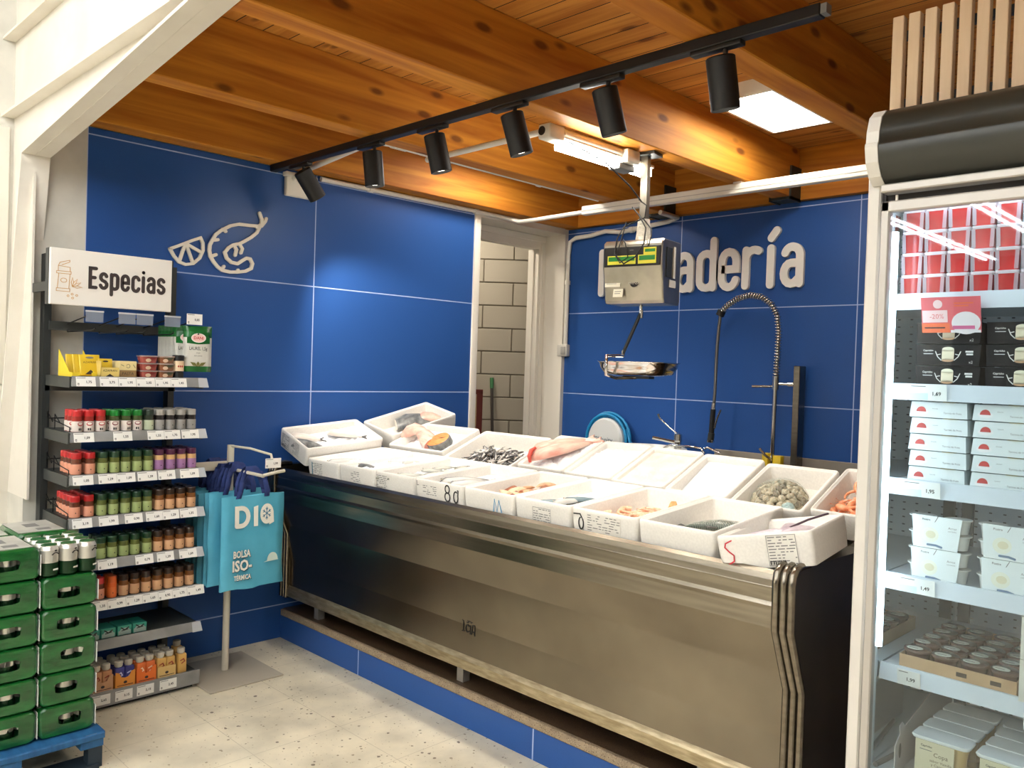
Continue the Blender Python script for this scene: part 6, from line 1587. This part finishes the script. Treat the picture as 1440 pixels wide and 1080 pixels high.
# bottom tray of layered desserts
m_copa = noise_mat('copa_sleeve', (222, 210, 176), (230, 218, 186), 9, rough=.5); m_whl = M('copa_lid', (230, 230, 226), .35)
def copa(x, y, z, lab, sc_=1.):
    t = thing('dessert_pack', lab, 'dessert', (x, y, z), group='layered dessert packs at the fridge bottom')
    w = .112
    for cx in (.026, .086):
        for lv in (0, 1):
            mb = MB(); mb.lathe([(.019, 0), (.024, .043), (.029, .044), (.029, .047)], M('copa_cup', (206, 176, 120), .3), 16, (cx, .03, .048 * lv + .001)); mb.build('cup', t)
    mb = MB(); mb.loops([[(a, b_, .0975) for a, b_ in rrect(-.004, -.002, w + .004, .062, .014, 4)], [(a, b_, .102) for a, b_ in rrect(-.006, -.004, w + .006, .064, .015, 4)], [(a, b_, .105) for a, b_ in rrect(-.004, -.002, w + .004, .062, .014, 4)]], m_whl, True, True, True); mb.build('lid', t)
    mb = MB(); mb.box((.006, -.003, 0), (.088, -.0015, .097), m_copa); mb.build('sleeve', t)
    mb = MB(frame((.006, -.0034, 0), (1, 0, 0), (0, 0, 1))); mb.text('Capricho', .024, .085, m_ink, width=.024, w=0, bold=.02); mb.quad(.01, .076, .036, .0775, 0, m_inkg)
    for tx, cy, wd in (('Copa', .069, .03), ('sabor Vainilla', .056, .046), ('y Caramelo', .046, .04)): mb.text(tx, .055, cy, M('print_brown', (110, 86, 60), .5), width=wd, w=0)
    mb.prism([(.014, .006), (.04, .006), (.044, .024), (.01, .024)], 0, .0006, M('copa_glass', (206, 170, 120), .3)); mb.prism([(.0145, .006), (.0395, .006), (.041, .012), (.0128, .012)], .0006, .001, M('caramel', (206, 126, 50), .4))
    for k in range(4): mb.quad(.046 + k * .009, .004, .050 + k * .009, .024, 0, M('gingham_green', (96, 136, 110), .6))
    mb.build('print', t)
ZB = .655
t = thing('display_tray', 'pale cardboard display tray at the fridge bottom', 'tray', (3.478, -.412, ZB - .02))
mt_ = M('tray_pale', (206, 200, 196), .6)
mb = MB(frame((0, 0, 0), (0, 1, 0), (0, 0, 1))); mb.prism([(0, 0), (.40, 0), (.40, .17), (.06, .10), (.04, .115), (.025, .11), (.03, .09), (0, .07)], -.002, .0, mt_); mb.disc(.03, .05, .008, .018, .0004, M('slot_grey', (120, 114, 110), .6)); mb.build('side_panel', t)
mb = MB(); mb.box((0, 0, 0), (.42, .40, .003), mt_); mb.box((0, 0, 0), (.42, .002, .018), mt_); mb.box((.418, 0, 0), (.42, .4, .17), mt_); mb.build('body', t)
for c in range(2):
    for r in range(4): copa(3.512 + .134 * c, -.398 + .070 * r, ZB - .017 + .01 * (r == 0) * 0, 'layered caramel dessert pack with white lid, %s column, %s' % (('left', 'right')[c], ('front', 'second row', 'third row', 'back row')[r]))
mb = MB(FO); mb.box((3.415, FY + .03, .42), (4.66, FB, .632), m_in); mb.rbox((3.418, -.40, .632), (3.474, FB - .02, .6345), m_in, .001, 1, False); mb.tube([(3.43, -.40, .640), (3.468, -.1, .640)], .006, M('grey_divider', (120, 118, 118), .5), 8); mb.build('floor_tray', fr_)
ftag('0,99', 3.725, 3.775, FS[4] - .06, 'white price tag under a red strip below the cream cartons', y=-.3705)
mb = MB(); mb.box((0, 0, 0), (.05, .0008, .035), M('flyer_red')); o = mb.build('promotion_strip', label='small red strip on the lowest fridge rail', cat='flyer'); o.location = (3.728, -.3716, FS[4] - .022)

# slatted timber screen above the fridge
t = thing('slat_screen', 'pale timber slat screen standing on top of fridge', 'slat screen', (3.4, -.34, 2.178))
m_slat = wood_mat('pale_slat', (188, 158, 124), (208, 182, 150), (180, 150, 120), 2, .5, False)
for k in range(28):
    mb = MB(); x = -.018 + .0373 * k; mb.rbox((x, -.012, .0), (x + .026, .012, .255), m_slat, .0015, 1, False); mb.build('slat', t)
mb = MB(); mb.box((-.02, .012, .03), (1.05, .03, .06), m_black); mb.box((-.02, .012, .205), (1.05, .03, .225), m_black); mb.build('rear_rail', t)
